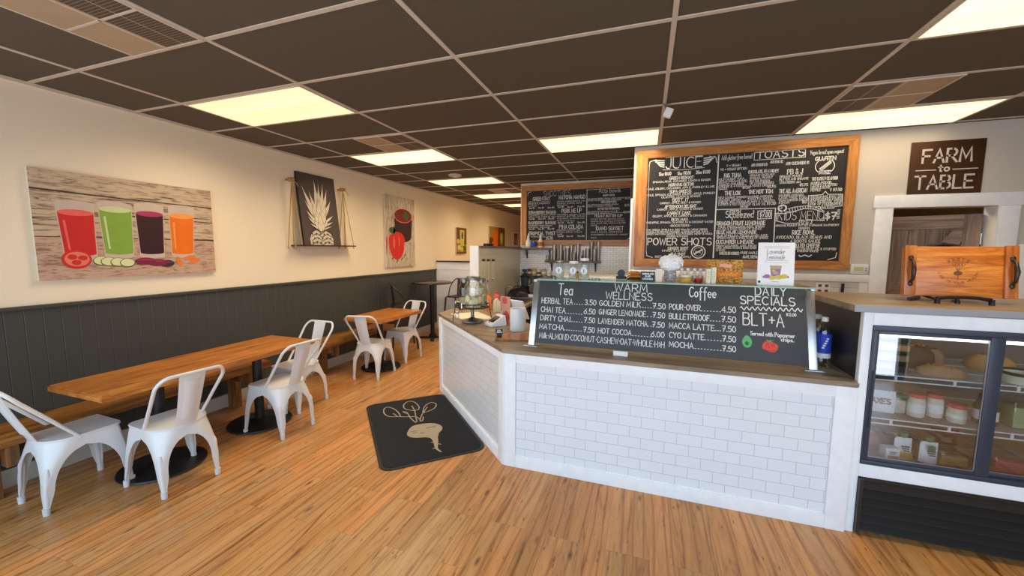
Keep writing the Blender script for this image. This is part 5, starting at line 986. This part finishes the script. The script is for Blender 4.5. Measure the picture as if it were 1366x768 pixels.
t = thing('card_box', 'plain cream box beside the glass vase on the glass shelf', 'box', (4.262, 3.09, ZG)); MB().box(-.022, .022, -.02, .02, 0, .085, .002).build('body', 'cream', t); MB().box(-.0225, .0225, -.0205, .0205, .085, .095, .002).build('lid', 'white', t)
t = thing('flower_vase', 'cut glass vase of white hydrangea on the glass shelf', 'vase', (4.345, 3.19, ZG))
def vasemat():
    m, n, l, bb = nt('hobnail_glass'); vo = n.new('ShaderNodeTexVoronoi'); vo.inputs['Scale'].default_value = 70; l.new(coords(n, l), vo.inputs['Vector'])
    l.new(ramp(n, l, vo.outputs['Distance'], [(.1, S(232, 232, 230)), (.5, S(150, 150, 148))]), bb.inputs['Base Color']); bb.inputs['Roughness'].default_value = .12; bump(n, l, bb, vo.outputs['Distance'], .8, .004); return m
MT['vase'] = vasemat()
MB().lathe([(0, 0), (.034, 0), (.040, .01), (.044, .045), (.040, .085), (.036, .08), (0, .06)], seg=28).build('vase', 'vase', t)
rnd = random.Random(5); b = MB()
for k in range(150):
    a = rnd.uniform(0, 2*PI); p_ = math.acos(rnd.uniform(-.45, 1)); r = .078*rnd.uniform(.85, 1.08)
    c = Vector((r*1.15*math.sin(p_)*math.cos(a), r*math.sin(p_)*math.sin(a), .135+r*.9*math.cos(p_))); q = Vector((0, 0, 1)).rotation_difference(Vector((math.sin(p_)*math.cos(a), math.sin(p_)*math.sin(a), math.cos(p_)))).to_matrix().to_4x4()
    for j in range(4):
        M_ = Matrix.Translation(c) @ q @ Matrix.Rotation(PI/2*j+a, 4, 'Z') @ Matrix.Rotation(.5, 4, 'Y'); b.face([(0, 0, 0), (.009, -.009, .003), (.019, 0, .0), (.009, .009, .003)], M_)
b.sph((0, 0, .135), .070, (1.12, 1, .9), 14).build('flower_heads', 'blossom', t, smooth=0); b = MB()
for k in range(5): a = 1.2566*k; b.tube([(.01*math.cos(a), .01*math.sin(a), .065), (.03*math.cos(a), .03*math.sin(a), .12)], .003)
b.build('stems', 'leaf', t)
for k, (x, y, m_, lab) in enumerate(((4.425, 3.20, 'ginger', 'first small juice shot bottle right of the flower vase'), (4.47, 3.21, 'ginger', 'second small juice shot bottle right of the flower vase'), (4.515, 3.20, 'ginger', 'third small juice shot bottle right of the flower vase'), (4.558, 3.21, 'ginger', 'fourth small juice shot bottle, just left of the white cartons'))):
    t = bottle('shot_bottle', lab, 'bottle', (x, y, ZG), [(0, 0), (.018, 0), (.02, .006), (.02, .05), (.010, .07), (.009, .085), (0, .085)], 'plastic_clear', [(.011, .084), (.011, .1), (0, .1)], 'whitepl', None, 'white', 'juice shot bottles')
    MB().cyl((0, 0, .004), .0175, .04, seg=16).build('contents', 'cream', t)
t = thing('honey_jar', 'squat honey jar in front of the shot bottles on the glass shelf', 'jar', (4.445, 3.10, ZG)); MB().lathe([(0, 0), (.034, 0), (.038, .008), (.038, .030), (.03, .042), (0, .042)], seg=24).build('body', 'honey', t); MB().lathe([(.031, .041), (.032, .055), (0, .058)], seg=24).build('lid', 'cream', t)
t = thing('jam_jar', 'tiny red jar in front of the shot bottles on the glass shelf', 'jar', (4.53, 3.10, ZG)); MB().lathe([(0, 0), (.024, 0), (.026, .006), (.026, .026), (0, .028)], seg=22).build('body', 'dkred', t); MB().lathe([(.025, .027), (.026, .036), (0, .038)], seg=22).build('lid', 'pepper', t)
for k, (x, lab) in enumerate(((4.592, 'narrow white carton, left of a pair by the straw coloured box'), (4.625, 'narrow white carton, right of a pair by the straw coloured box'))):
    t = thing('tea_carton', lab, 'carton', (x, 3.085, ZG), .05, 'white cartons'); MB().box(-.015, .015, -.02, .02, .0, .115 if k else .105, .002).build('body', 'cream', t)
    b = MB()
    for q in range(4): b.box(-.008, .008, -.0208, -.0202, .03+.016*q, .038+.016*q)
    b.build('label_print', 'greenlight', t)
t = thing('gift_box', 'straw coloured woven box with an orange label on the glass shelf', 'box', (4.70, 3.20, ZG), 0)
def burlap():
    m, n, l, bb = nt('woven_straw'); v = coords(n, l); g1 = noise(n, l, v, 95, 3, .7, .6); l.new(ramp(n, l, g1, [(.38, S(96, 52, 14)), (.5, S(190, 132, 54)), (.62, S(226, 176, 92))]), bb.inputs['Base Color']); bb.inputs['Roughness'].default_value = .8; bump(n, l, bb, g1, .6, .003); return m
MT['burlap'] = burlap()
MB().box(-.105, .125, -.045, .045, 0, .168, .004).build('box', 'burlap', t); o_ = MB().box(-.045, .105, -.0475, -.0458, .045, .085, .001).build('orange_label', 'orange', t); MB().prism([(-.03, .115), (.05, .112), (.055, .135), (-.025, .14)], .0458, .0468, MXZ).build('pink_label', 'peach', t)
b = MB(); ribbon(b, [(-.03+.12*k/30, .064+.010*math.sin(k*1.35)*(1+.5*math.sin(k*.7))) for k in range(31)], .0035, Matrix.Translation((0, -.0478, 0)) @ MXZ); b.build('label_writing', 'yellow', o_, smooth=0)
t = thing('flyer_stand', 'white flyer for lavender lemonade in a clear stand on the glass shelf', 'flyer', (5.01, 3.10, ZG)); RM = Matrix.Rotation(-.10, 4, 'X')
MB().box(-.108, .108, -.0015, .0015, .002, .292, 0, RM).build('flyer', 'paper', t); MB().box(-.11, .11, .0025, .0035, 0, .294, 0, RM).box(-.11, .11, -.05, .03, 0, .002).build('clear_stand', 'glass', t)
b = MB(); LM = RM @ Matrix.Translation((0, -.0018, 0)) @ MXZ; b.mi = 0
letters(b, 'Lavender', -.055, .05, .215, .034, .002, LM, .15); letters(b, 'Lemonade', -.055, .05, .178, .034, .002, LM, .15);
for z in (.265, .255, .168, .156): ribbon(b, [(-.07, z), (.075, z)], .001, LM)
pf2 = lambda mi_, poly, k: (setattr(b, 'mi', mi_), b.face([(p[0], p[1], .0003*k) for p in poly], LM))
pf2(2, [(-.035, .135), (.035, .135), (.026, .06), (-.026, .06)], 1); pf2(1, [(-.03, .11), (.03, .11), (.024, .062), (-.024, .062)], 2)
for (x, z, r, c) in ((-.05, .06, .02, 1), (.05, .062, .022, 3), (.02, .055, .022, 3), (-.02, .05, .02, 3), (.068, .058, .012, 1), (-.065, .056, .012, 1), (.0, .085, .016, 2), (-.012, .10, .010, 3)): pf2(c, arc(x, z, r, r*.7, 0, 360, 16)[:-1], 3+r*30)
pf2(0, arc(-.095, .022, .008, .009, 0, 360, 14)[:-1], 1)
ribbon(b, [(-.02, .024), (.02, .024)], .0018, LM)
b.build('printing', ['navy', 'lilac', 'tan', 'yellow'], t, smooth=0)

# ================================================================== KITCHEN WALL BEHIND
def bracket_shelf(label, x0, x1, z, xs, d=.16, th=.038, y=6.667):
    t = thing('wall_shelf', label, 'shelf', ((x0+x1)/2, y, z)); w = (x1-x0)/2
    MB().box(-w, w, -d, -.001, 0, th, .003).build('shelf_board', 'shelfwood', t)
    for x in xs: MB().box(x-.009, x+.009, -.018, -.003, -.15, -.001, .002).box(x-.009, x+.009, -d*.8, -.01, -.014, -.001, .002).tube([(x, -.012, -.14), (x, -d*.72, -.012)], .007).build('bracket', 'black', t)
    return t
bracket_shelf('upper grey wooden wall shelf on black brackets below the smoothie board', 2.07, 2.66, 1.668, (-.20, .22))
bracket_shelf('middle wooden wall shelf carrying the steel shaker cups', 2.52, 3.45, 1.455, (-.37, .38))
bracket_shelf('lowest short wall shelf with cups and jars near the blenders', 2.10, 2.66, 1.195, (), .14, .03)
for k, (x, m1_, m2_, lab) in enumerate(((2.205, 'cream', 'white', 'white syrup bottle at the left of the upper wall shelf'), (2.305, 'plastic_clear', 'blue', 'clear bottle with a blue label on the upper wall shelf'), (2.425, 'cream', 'amber', 'amber labelled bottle at the right of the upper wall shelf'))):
    bottle('syrup_bottle', lab, 'bottle', (x, 6.58, 1.7065), [(0, 0), (.04, 0), (.044, .01), (.044, .11), (.024, .15), (.018, .19), (0, .19)], m1_, [(.02, .188), (.02, .21), (.008, .22), (.008, .25), (0, .25)], 'white' if k != 1 else 'galv', (.0448, .03, .10), m2_, 'syrup bottles')
rnd = random.Random(3); x = 2.60; k = 0
hs = [.09, .20, .26, .19, .26, .17, .21, .26, .13, .28, .09, .18, .20, .31, .20, .31]
for k, h in enumerate(hs):
    x = 2.565+.0565*k; y = 6.565+(.035 if k % 2 else -.02); nm = ['first', 'second', 'third', 'fourth', 'fifth', 'sixth', 'seventh', 'eighth', 'ninth', 'tenth', 'eleventh', 'twelfth', 'thirteenth', 'fourteenth', 'fifteenth', 'last'][k]
    t = thing('shaker_cup', nm+(' steel cup' if h < .15 else ' tall steel shaker cup' if h > .24 else ' steel shaker cup')+' from the left on the middle wall shelf', 'cup', (x, y, 1.4935), 0, 'steel shaker cups')
    r = .036
    MB().lathe([(0, 0), (r*.78, 0), (r*.82, .006), (r, h-.008), (r*1.05, h), (r*.97, h), (r*.8, .02), (0, .012)], seg=20).build('cup', 'steel', t)
for k, (x, m_, h, lab) in enumerate(((2.135, 'blue', .10, 'blue tin at the left end of the lowest wall shelf'), (2.23, 'brown', .11, 'brown canister second on the lowest wall shelf'), (2.32, 'ginger', .12, 'tan paper cup third on the lowest wall shelf'), (2.40, 'cream', .10, 'cream paper cup fourth on the lowest wall shelf'), (2.49, 'tan', .12, 'tan canister fifth on the lowest wall shelf'), (2.585, 'white', .08, 'white mug at the right end of the lowest wall shelf'))):
    t = thing('storage_cup', lab, 'cup', (x, 6.58, 1.2258), 0, 'cups on the lowest shelf'); MB().lathe([(0, 0), (.032, 0), (.037, h-.004), (.039, h), (.034, h), (0, .01)], seg=20).build('body', m_, t)
    MB().lathe([(.0335, h*.25), (.0368, h*.6)], seg=20).build('band', 'cream' if m_ != 'cream' else 'brown', t)
def blender(label, x, y, dark):
    t = thing('blender', label, 'blender', (x, y, ZT)); t.scale = (.95, .95, .76)
    MB().prism(rrect(-.09, .09, -.09, .09, .03), 0, .03, bev=.004).prism(rrect(-.075, .075, -.075, .075, .03), .03, .17, bev=.01).build('motor_base', 'black', t); MB().cyl((0, -.076, .07), .022, .012, 'y', 18).build('dial', 'galv', t)
    MB().lathe([(.055, .172), (.06, .18), (.075, .36), (.08, .375)], seg=20).build('jug', 'smoke', t); MB().lathe([(.078, .372), (.086, .376), (.086, .40), (.05, .412), (.045, .45), (.02, .452), (.012, .52), (0, .52)] if dark else [(.078, .372), (.084, .376), (.084, .395), (0, .40)], seg=24).build('lid', 'black', t)
    MB().tube([(.072, 0, .35), (.125, 0, .345), (.125, 0, .23), (.064, 0, .215)], .011, 8).build('jug_handle', 'black', t)
MT['smoke'] = mat('smoky_jug', S(74, 82, 96), .15, var=.2)
blender('black blender with a tall lid at the corner of the kitchen run', 2.22, 6.33, True)
blender('smoky blender jug, second of the blenders, right of the tall lidded one', 2.44, 6.42, False)
blender('third blender jug, half hidden behind the guard post', 2.70, 6.44, False)
t = thing('black_bag', 'black slumped bag on the kitchen worktop before the blenders', 'bag', (2.24, 5.94, ZT), .2)
b = MB(); b.grid(lambda u, v: ((u-.5)*.34*(1-.25*v), (math.cos(PI*v)*-.5)*.24*(1-.1*math.sin(9*u)), .002+.13*math.sin(PI*v)**.6*(.75+.25*math.sin(PI*u))*(1 if .02 < u < .98 else .6)), 14, 14); b.build('bag', 'black', t); MB().tube([(-.09, -.03, .125), (-.05, -.03, .165), (.03, -.02, .165), (.07, -.02, .125)], .007).build('strap', 'black', t)
t = thing('paper_stack', 'white stack of papers on the kitchen worktop beside the black bag', 'papers', (2.47, 5.95, ZT), .1); MB().box(-.09, .09, -.07, .07, 0, .03, .002).build('sheets', 'white', t); MB().box(-.091, .091, -.01, .01, .0302, .0312).build('band', 'cream', t)
t = thing('hand_sink', 'steel rimmed sink set in the kitchen worktop behind the till', 'sink', (2.35, 5.40, ZT)); MB().box(-.24, .24, -.30, -.27, 0, .008).box(-.24, .24, .27, .30, 0, .008).box(-.24, -.21, -.27, .27, 0, .008).box(.21, .24, -.27, .27, 0, .008).build('rim', 'galv', t); MB().box(-.209, .209, -.269, .269, .0003, .0012).build('basin', 'darkmetal', t); MB().tube([(-.18, .1, .002), (-.18, .1, .16), (-.15, .1, .20), (-.10, .1, .20), (-.07, .1, .17)], .010, 8).build('tap', 'chrome', t)
for k, (y, z) in enumerate(((4.95, 1.52), (5.12, 1.515), (5.30, 1.51))):
    t = thing('order_sheet', ('leftmost', 'middle', 'right')[k]+' hanging order sheet clipped to the tiled partition', 'sheet', (2.036, y+.03, 1.22), 0, 'sheets on the partition')
    MB().box(0, .002, -.05, .05, 0, z-1.22).build('sheet', 'cream', t); MB().box(.0, .012, -.045, .045, z-1.225, z-1.20, .002).build('clip', 'black', t); MB().sph((.006, -.03, .01), .012, seg=10).build('magnet', 'black', t)
    b = MB()
    for q in range(9): b.box(.0022, .0026, -.035, .03-.01*(q % 3), .05+.024*q, .056+.024*q)
    b.build('writing', 'galv', t)
t = thing('receipt_printer', 'small black box on the ledge above the tiled partition', 'box', (2.0, 5.25, 1.7225)); MB().box(-.03, .035, -.12, .12, 0, .035, .004).build('body', 'black', t); MB().box(-.02, .02, -.10, .10, .0352, .0372).build('slot', 'galv', t)
t = thing('prep_fridge', 'low white topped prep fridge seen over the glass shelf at the back', 'fridge', (3.46, 5.62, 0))
MB().box(-.42, .46, -.33, .33, .08, 1.28, .006).build('body', 'whitepl', t); MB().box(-.44, .48, -.36, .36, 1.282, 1.312, .004).build('top', 'whitepl', t); MB().box(-.40, .44, -.355, -.332, .12, 1.26, .003).build('door', 'steel', t); MB().box(-.36, -.34, -.385, -.357, .6, 1.0, .004).build('handle', 'black', t)
b = MB()
for x in (-.38, .42):
    for y in (-.28, .28): b.cyl((x, y, 0), .025, .08, seg=12)
b.build('feet', 'black', t)
# ================================================================== DISPLAY FRIDGE ON THE RIGHT
FX0, FX1 = 5.36, 6.95; FY = 2.755
t = thing('display_fridge', 'white cased display fridge with dark framed sliding glass doors', 'display fridge', (6.18, 3.1, 0)); O = hook(t)
b = MB().box(FX0, FX0+.045, FY-.02, FY+.02, 0, 1.336, .003).box(FX0+.045, FX1, FY-.02, FY+.02, 1.262, 1.336, .003).box(FX0+.045, FX1, FY-.02, FY+.02, .355, .435, .003)
b.build('white_casing', 'white', t, O)
MB().box(FX0+.003, FX0+.043, FY+.021, 3.46, .93, 1.336).build('black_side', 'black', t, O, smooth=0)
MT['inner'] = mat('fridge_liner', S(138, 133, 124), .4, var=.03)
MB().box(FX0+.008, FX0+.043, FY+.021, 3.46, .0, .928).box(FX0+.044, FX1, 3.42, 3.46, .0, 1.335).box(FX0+.044, FX1, FY+.021, 3.418, 1.30, 1.335).box(FX0+.044, FX1, FY+.021, 3.418, .02, .435).box(FX1+.001, FX1+.04, FY+.021, 3.46, 0, 1.335).build('cabinet', 'inner', t, O, smooth=0)
b = MB().box(FX0+.046, FX1, FY-.012, FY+.0, .02, .350)
for k in range(6): b.prism([(FY-.042, .035+.052*k), (FY-.036, .031+.052*k), (FY-.013, .062+.052*k), (FY-.013, .070+.052*k)], FX0+.06, FX1, MYZ)
MT['grille'] = mat('black_grille', S(42, 37, 34), .35, var=.1); b.box(FX0+.046, FX0+.064, FY-.044, FY-.0121, .02, .35).build('louvre_grille', 'grille', t, O, smooth=0)
b = MB().box(FX0+.046, FX1, FY-.028, FY+.018, 1.232, 1.261, .003).box(FX0+.046, FX1, FY-.028, FY+.018, .436, .462, .003).box(FX0+.046, FX0+.052, FY-.028, FY+.018, .462, 1.232, .002)
b.build('door_track', 'fridgeframe', t, O)
def sdoor(x0, x1, y, z0=.463, z1=1.231):
    d = MB().box(x0, x0+.024, y-.009, y+.009, z0, z1, .002).box(x1-.058, x1, y-.011, y+.009, z0, z1, .002).box(x0+.024, x1-.058, y-.009, y+.009, z0, z0+.022, .002).box(x0+.024, x1-.058, y-.009, y+.009, z1-.018, z1, .002).build('sliding_door', 'fridgeframe', t, O)
    g = MB().box(x0+.024, x1-.058, y-.003, y+.003, z0+.022, z1-.018).build('door_glass', 'frglass', d, smooth=0)
    MB().box(x1-.062, x1-.0585, y-.007, y-.0035, z0+.022, z1-.018).box(x0+.0245, x1-.0585, y-.007, y-.0035, z0+.0222, z0+.026).build('glass_bead', 'steel', d)
    return d
d1 = sdoor(FX0+.053, 5.965, FY-.016); MB().box(FX0+.057, FX0+.068, FY-.0262, FY-.0252, .66, 1.0).build('finger_pull', 'black', d1)
sdoor(5.93, 6.55, FY+.006)
def wshelf(z):
    b = MB()
    for y in (2.80, 2.99, 3.18, 3.37): b.tube([(FX0+.046, y, z), (FX1-.005, y, z)], .004, 6)
    for k in range(88): x = FX0+.06+.0172*k; b.tube([(x, 2.797, z+.005), (x, 3.38, z+.005)], .0016, 4, caps=False)
    b.tube([(FX0+.046, 2.795, z-.028), (FX1-.005, 2.795, z-.028)], .004, 6)
    for k in range(6): x = FX0+.2+.26*k; b.box(x-.006, x+.006, 2.791, 2.797, z-.030, z+.004)
    b.build('wire_shelf', 'whitepl', t, O)
S1, S2, S0 = .962, .698, .437
wshelf(S1); wshelf(S2)
MT['ftube'] = mat('fridge_tube_light', (1, .93, .78, 1), .4, var=.0, emit=3.5)
MB().cyl((FX0+.07, 2.82, 1.195), .011, FX1-FX0-.13, 'x', 12).build('light_tube', 'ftube', t, O)
t2 = thing('counter_slab', 'raised grey edged slab laid over the top of the display fridge', 'worktop', (6.18, 3.1, 1.337))
MB().box(5.30-6.18, 6.99-6.18, 2.705-3.1, 3.50-3.1, 0, .004, .001).build('underside', 'galv', t2); MB().box(5.30-6.18, 6.99-6.18, 2.707-3.1, 3.50-3.1, .0042, .040, .003).build('slab', 'top', t2)
MT['galvedge'] = mat('grey_edge_band', S(150, 150, 154), .35, var=.06)
MB().box(5.30-6.18, 6.99-6.18, 2.7042-3.1, 2.7066-3.1, .0045, .039).build('edge_band', 'galvedge', t2)
# serving tray on its black easel
ZS = 1.3775
t = thing('plate_easel', 'black plate easel holding the orange pine tray on the slab', 'easel', (5.915, 3.08, ZS))
b = MB()
for x in (-.12, .12): b.tube([(x, -.12, .012), (x, -.10, .025), (x*.9, .03, .03), (x*.8, .10, .33)], .009, 8).cyl((x, -.12, 0), .013, .014, seg=12); b.tube([(x, -.122, .008), (x, -.124, .032)], .010, 8)
b.tube([(0, -.07, .010), (0, -.06, .030)], .010, 8).cyl((0, -.07, 0), .012, .012, seg=12).tube([(-.12, -.115, .030), (-.06, -.115, .038), (0, -.115, .040), (.06, -.115, .038), (.12, -.115, .030)], .010, 8).tube([(-.10, .10, .31), (-.06, .105, .338), (0, .105, .348), (.06, .105, .338), (.10, .10, .31)], .012, 8).tube([(-.20, -.02, .012), (-.08, .12, .012)], .010, 8).tube([(0, .10, .36), (.03, .24, .012)], .010, 8).tube([(.09, .13, .012), (.02, .0, .03)], .010, 8)
b.build('easel_frame', 'black', t)
t = thing('serving_tray', 'orange pine serving tray with dark handles and a burnt beet mark', 'tray', (5.925, 3.035, ZS+.036)); tl = Matrix.Rotation(-.12, 4, 'X'); t.rotation_euler = (-.12, 0, R(-2))
MB().box(-.252, .252, 0, .022, 0, .300, .003).build('tray_board', 'traywood', t)
for s in (-1, 1):
    x0, x1 = (-.252, -.196) if s < 0 else (.196, .252)
    e_ = MB().box(x0, x1, -.016, -.0005, -.002, .304, .004).build('end_batten', 'traywoodz', t); xc = (x0+x1)/2
    MB().tube([(xc, -.018, .08), (xc, -.04, .095), (xc, -.05, .15), (xc, -.04, .205), (xc, -.018, .22)], [.008, .008, .012, .008, .008], 10).sph((xc, -.018, .072), .013, (1, .5, 1.3), 12).sph((xc, -.018, .228), .013, (1, .5, 1.3), 12).build('handle', 'darkmetal', e_)
b = MB(); LM = Matrix.Translation((0, -.0004, 0)) @ MXZ
def ringtext(txt, cx, cz, r, a0, a1, h, outward):
    n = len(txt)
    for k, c in enumerate(txt):
        if c == ' ': continue
        a = R(a0+(a1-a0)*k/(n-1)); rot = a-PI/2 if outward else a+PI/2
        letters(b, c, -h*.32, h*.32, -h/2, h, h*.16, LM @ Matrix.Translation((cx+r*math.cos(a), cz+r*math.sin(a)*.85, 0)) @ Matrix.Rotation(rot, 4, 'Z'))
ringtext('ROOTS', 0, .155, .078, 122, 58, .017, True); ringtext('*LIVE TO YOUR HEALTH*', 0, .155, .085, 185, 355, .012, False)
b.face([(p[0], p[1], .0003) for p in arc(0, .14, .020, .014, 0, 360, 18)[:-1]], LM); ribbon(b, [(0, .13), (.001, .112), (-.002, .10)], .003, LM)
for (dx) in (-.014, -.004, .008, .018): ribbon(b, [(0, .152), (dx*.6, .168), (dx, .182)], .002, LM); ribbon(b, arc(dx*1.3, .192, .007, .010, 0, 360, 10), .002, LM)
b.build('burnt_mark', 'brown', t, smooth=0)
# ---------------------------------------------------------------- food in the fridge
def container(label, x, y, z, w, d, h, m, lidm='plastic_clear', cat='container', gr=None, rz=0):
    t = thing('food_container', label, cat, (x, y, z), rz, gr)
    MB().box(-w/2, w/2, -d/2, d/2, .0005, h, .006).build('tub', 'plastic_clear', t); MB().box(-w/2+.006, w/2-.006, -d/2+.006, d/2-.006, .004, h*.8, .005).build('contents', m, t); MB().box(-w/2-.003, w/2+.003, -d/2-.003, d/2+.003, h+.0003, h+.010, .003).build('lid', lidm, t); return t
def loaf(label, x, y, z, w, d, h, m, rz=0, name='pastry'):
    t = thing(name, label, 'pastry', (x, y, z), rz); rn = random.Random(int(x*1000))
    b = MB(); b.lathe([(0, .001), (.46, .001), (.5, .15), (.46, .6), (.30, .92), (0, 1.0)], seg=26, M=Matrix.Diagonal((w, d, h, 1)))
    for v in b.bm.verts: v.co += Vector((rn.uniform(-1, 1), rn.uniform(-1, 1), abs(rn.uniform(0, 1)) if v.co.z > .005 else 0))*.004
    b.build('crust', m, t); b = MB()
    for k in range(14): a = rn.uniform(0, 6.28); rr = rn.uniform(0, .26); b.sph((w*rr*math.cos(a), d*rr*math.sin(a), h*.99), .006+.004*rn.random(), seg=8)
    b.build('topping', 'amber' if m != 'ginger' else 'brown', t); return t
z = S1+.0068
MT['pie'] = mat('golden_pie_crust', S(208, 158, 92), .6, var=.25, scale=30, bmp=.2); MT['choc'] = mat('dark_bake', S(74, 46, 32), .6, var=.4, scale=40, bmp=.3); MT['grain'] = mat('oat_bake', S(176, 138, 100), .7, var=.35, scale=60, bmp=.3)
for k in range(3): container(('bottom', 'middle', 'top')[k]+' clear box of bars in the stack of three on the upper fridge shelf', 5.565, 2.93, z+.062*k, .17, .16, .048, ('choc', 'grain', 'pie')[k], gr='stack of clear boxes')
loaf('flat oat topped slab in front on the upper fridge shelf', 5.800, 2.875, z, .22, .13, .055, 'grain', -.1); loaf('dark baked round behind the oat slab on the upper fridge shelf', 5.765, 3.06, z, .20, .18, .14, 'choc'); loaf('small crumbly bake at the right of the oat slab', 5.917, 3.19, z, .13, .13, .10, 'grain', .3)
loaf('large golden pie behind the right sliding door', 6.160, 3.12, z, .22, .20, .10, 'pie'); 
t = thing('cake_tin', 'dark rimmed round tin of cake behind the right sliding door', 'tin', (6.145, 2.865, z)); MB().lathe([(0, .001), (.085, .001), (.092, .05), (.086, .05), (.08, .04), (0, .04)], seg=30).build('tin', 'cream', t); MB().lathe([(.093, .046), (.096, .05), (.096, .062), (.086, .062), (.086, .05)], seg=30).build('rim', 'black', t)
z = S2+.0068
t = thing('frozen_pouch', 'white plastic pouch with red lettering on the lower fridge shelf', 'pouch', (5.530, 2.90, z), -.1)
b = MB(); b.grid(lambda u, v: ((u-.5)*.17, (v-.5)*.05*(1-.5*0)+.0, 0), 1, 1); b.bm.clear(); b.grid(lambda u, v: ((u-.5)*.175, -.030*math.sin(PI*min(1, v*1.02))*(1-.7*abs(2*u-1)**3), .001+.135*v), 12, 8); b.grid(lambda u, v: ((u-.5)*.175, .030*math.sin(PI*min(1, v*1.02))*(1-.7*abs(2*u-1)**3), .001+.135*v), 12, 8); b.build('pouch', 'white', t)
b = MB(); letters(b, 'YAXES', -.055, .055, .065, .030, .008, Matrix.Translation((0, -.0325, 0)) @ MXZ); b.build('lettering', 'dkred', t, smooth=0)
for k, (x, y, lab) in enumerate(((5.645, 2.93, 'clear tub with a green lid, beside the white pouch'), )): container(lab, x, y, z, .07, .07, .105, 'cream', 'capgreen')
for k, (x, y, lab) in enumerate(((5.720, 2.90, 'leftmost red topped jar of the three on the lower fridge shelf'), (5.820, 2.93, 'middle red topped jar of the three on the lower fridge shelf'), (5.890, 2.87, 'right red topped jar of the three on the lower fridge shelf'))):
    t = thing('yogurt_jar', lab, 'jar', (x, y, z), 0, 'red topped jars'); h = .115 if k < 2 else .085
    MB().lathe([(0, .001), (.036, .001), (.04, .01), (.04, h-.02), (.034, h), (0, h)], seg=24).build('body', 'cream', t); MB().lathe([(.036, h+.0005), (.038, h+.004), (.038, h+.022), (0, h+.024)], seg=24).build('lid', 'pink', t); MB().lathe([(.0408, .03), (.0408, h-.035)], seg=24).build('label', 'white', t)
t = thing('juice_bottle', 'dark green juice bottle with a black cap behind the right sliding door', 'bottle', (6.030, 2.90, z)); MB().lathe([(0, .001), (.045, .001), (.05, .01), (.05, .10), (.036, .135), (.03, .14), (0, .14)], seg=26).build('body', 'leaf', t); MB().lathe([(.034, .1405), (.034, .168), (0, .17)], seg=26).build('cap', 'black', t); MB().lathe([(.0508, .03), (.0508, .085)], seg=26).build('label', 'white', t)
container('tall pale green tub at the far right of the lower fridge shelf', 6.180, 2.92, z, .12, .12, .15, 'greenlight')
z = S0
for k, (x, y, lab) in enumerate(((5.680, 2.90, 'white squeeze pouch with a green cap, left of two on the fridge floor'), (5.790, 2.88, 'white squeeze pouch with a green cap, right of two on the fridge floor'))):
    t = thing('squeeze_pouch', lab, 'pouch', (x, y, z), 0, 'squeeze pouches')
    b = MB()
    for s in (-1, 1): b.grid(lambda u, v: ((u-.5)*(.088-.006*v), s*.026*(1-v**1.5)*(1-abs(2*u-1)**3), .001+.125*v), 10, 8)
    b.build('pouch', 'white', t); MB().cyl((0, 0, .126), .010, .012, seg=14).lathe([(.018, .137), (.020, .14), (.020, .158), (0, .160)], seg=20).build('cap', 'capgreen', t)
    b = MB(); b.box(-.02, .02, -.027, -.0265, .075, .083).box(-.016, .018, -.027, -.0265, .062, .070).box(-.008, .02, -.0272, -.0267, .05, .057); b.build('printing', 'navy', t)
    if k == 0: MB().box(-.036, .036, -.0285, -.0275, .006, .045, .0005).build('window', 'honey', t)
    else: MB().cyl((.0, -.0275, .098), .018, .001, 'y', 20, M=None).build('green_badge', 'capgreen', t)
t = thing('small_carton', 'small white and red carton left of the squeeze pouches on the fridge floor', 'carton', (5.600, 2.86, z), .1); MB().box(-.036, .036, -.03, .03, .0005, .075, .008).build('body', 'white', t); MB().box(-.026, .028, -.0312, -.0304, .010, .030).build('fruit_print', 'orange', t); b = MB(); b.box(-.02, .02, -.0312, -.0304, .05, .056).box(-.018, .012, -.0312, -.0304, .04, .046); b.build('printing', 'dkred', t)
container('wide clear tub at the left back of the fridge floor', 5.540, 3.02, z, .12, .14, .12, 'pink'); container('brown filled clear tub behind the squeeze pouches', 5.725, 3.08, z, .16, .14, .10, 'brown'); container('tan filled clear tub right of the squeeze pouches', 5.910, 2.95, z, .13, .16, .07, 'ginger')
t = thing('snack_bag', 'dark shiny bag standing on the tan tub at the right of the fridge floor', 'bag', (5.910, 2.98, z+.0815)); b = MB()
for s in (-1, 1): b.grid(lambda u, v: ((u-.5)*.13, s*.03*math.sin(PI*v)*(1-abs(2*u-1)**3), .001+.10*v), 10, 8)
b.build('bag', 'black', t); MB().box(-.03, .02, -.033, -.0315, .03, .06).build('label', 'galv', t)
container('clear tub with pink contents behind the right sliding door at the bottom', 6.145, 2.93, z, .15, .14, .09, 'pink'); container('clear tub of brown filling next to the right door stile at the bottom', 6.020, 2.90, z, .07, .12, .075, 'brown')
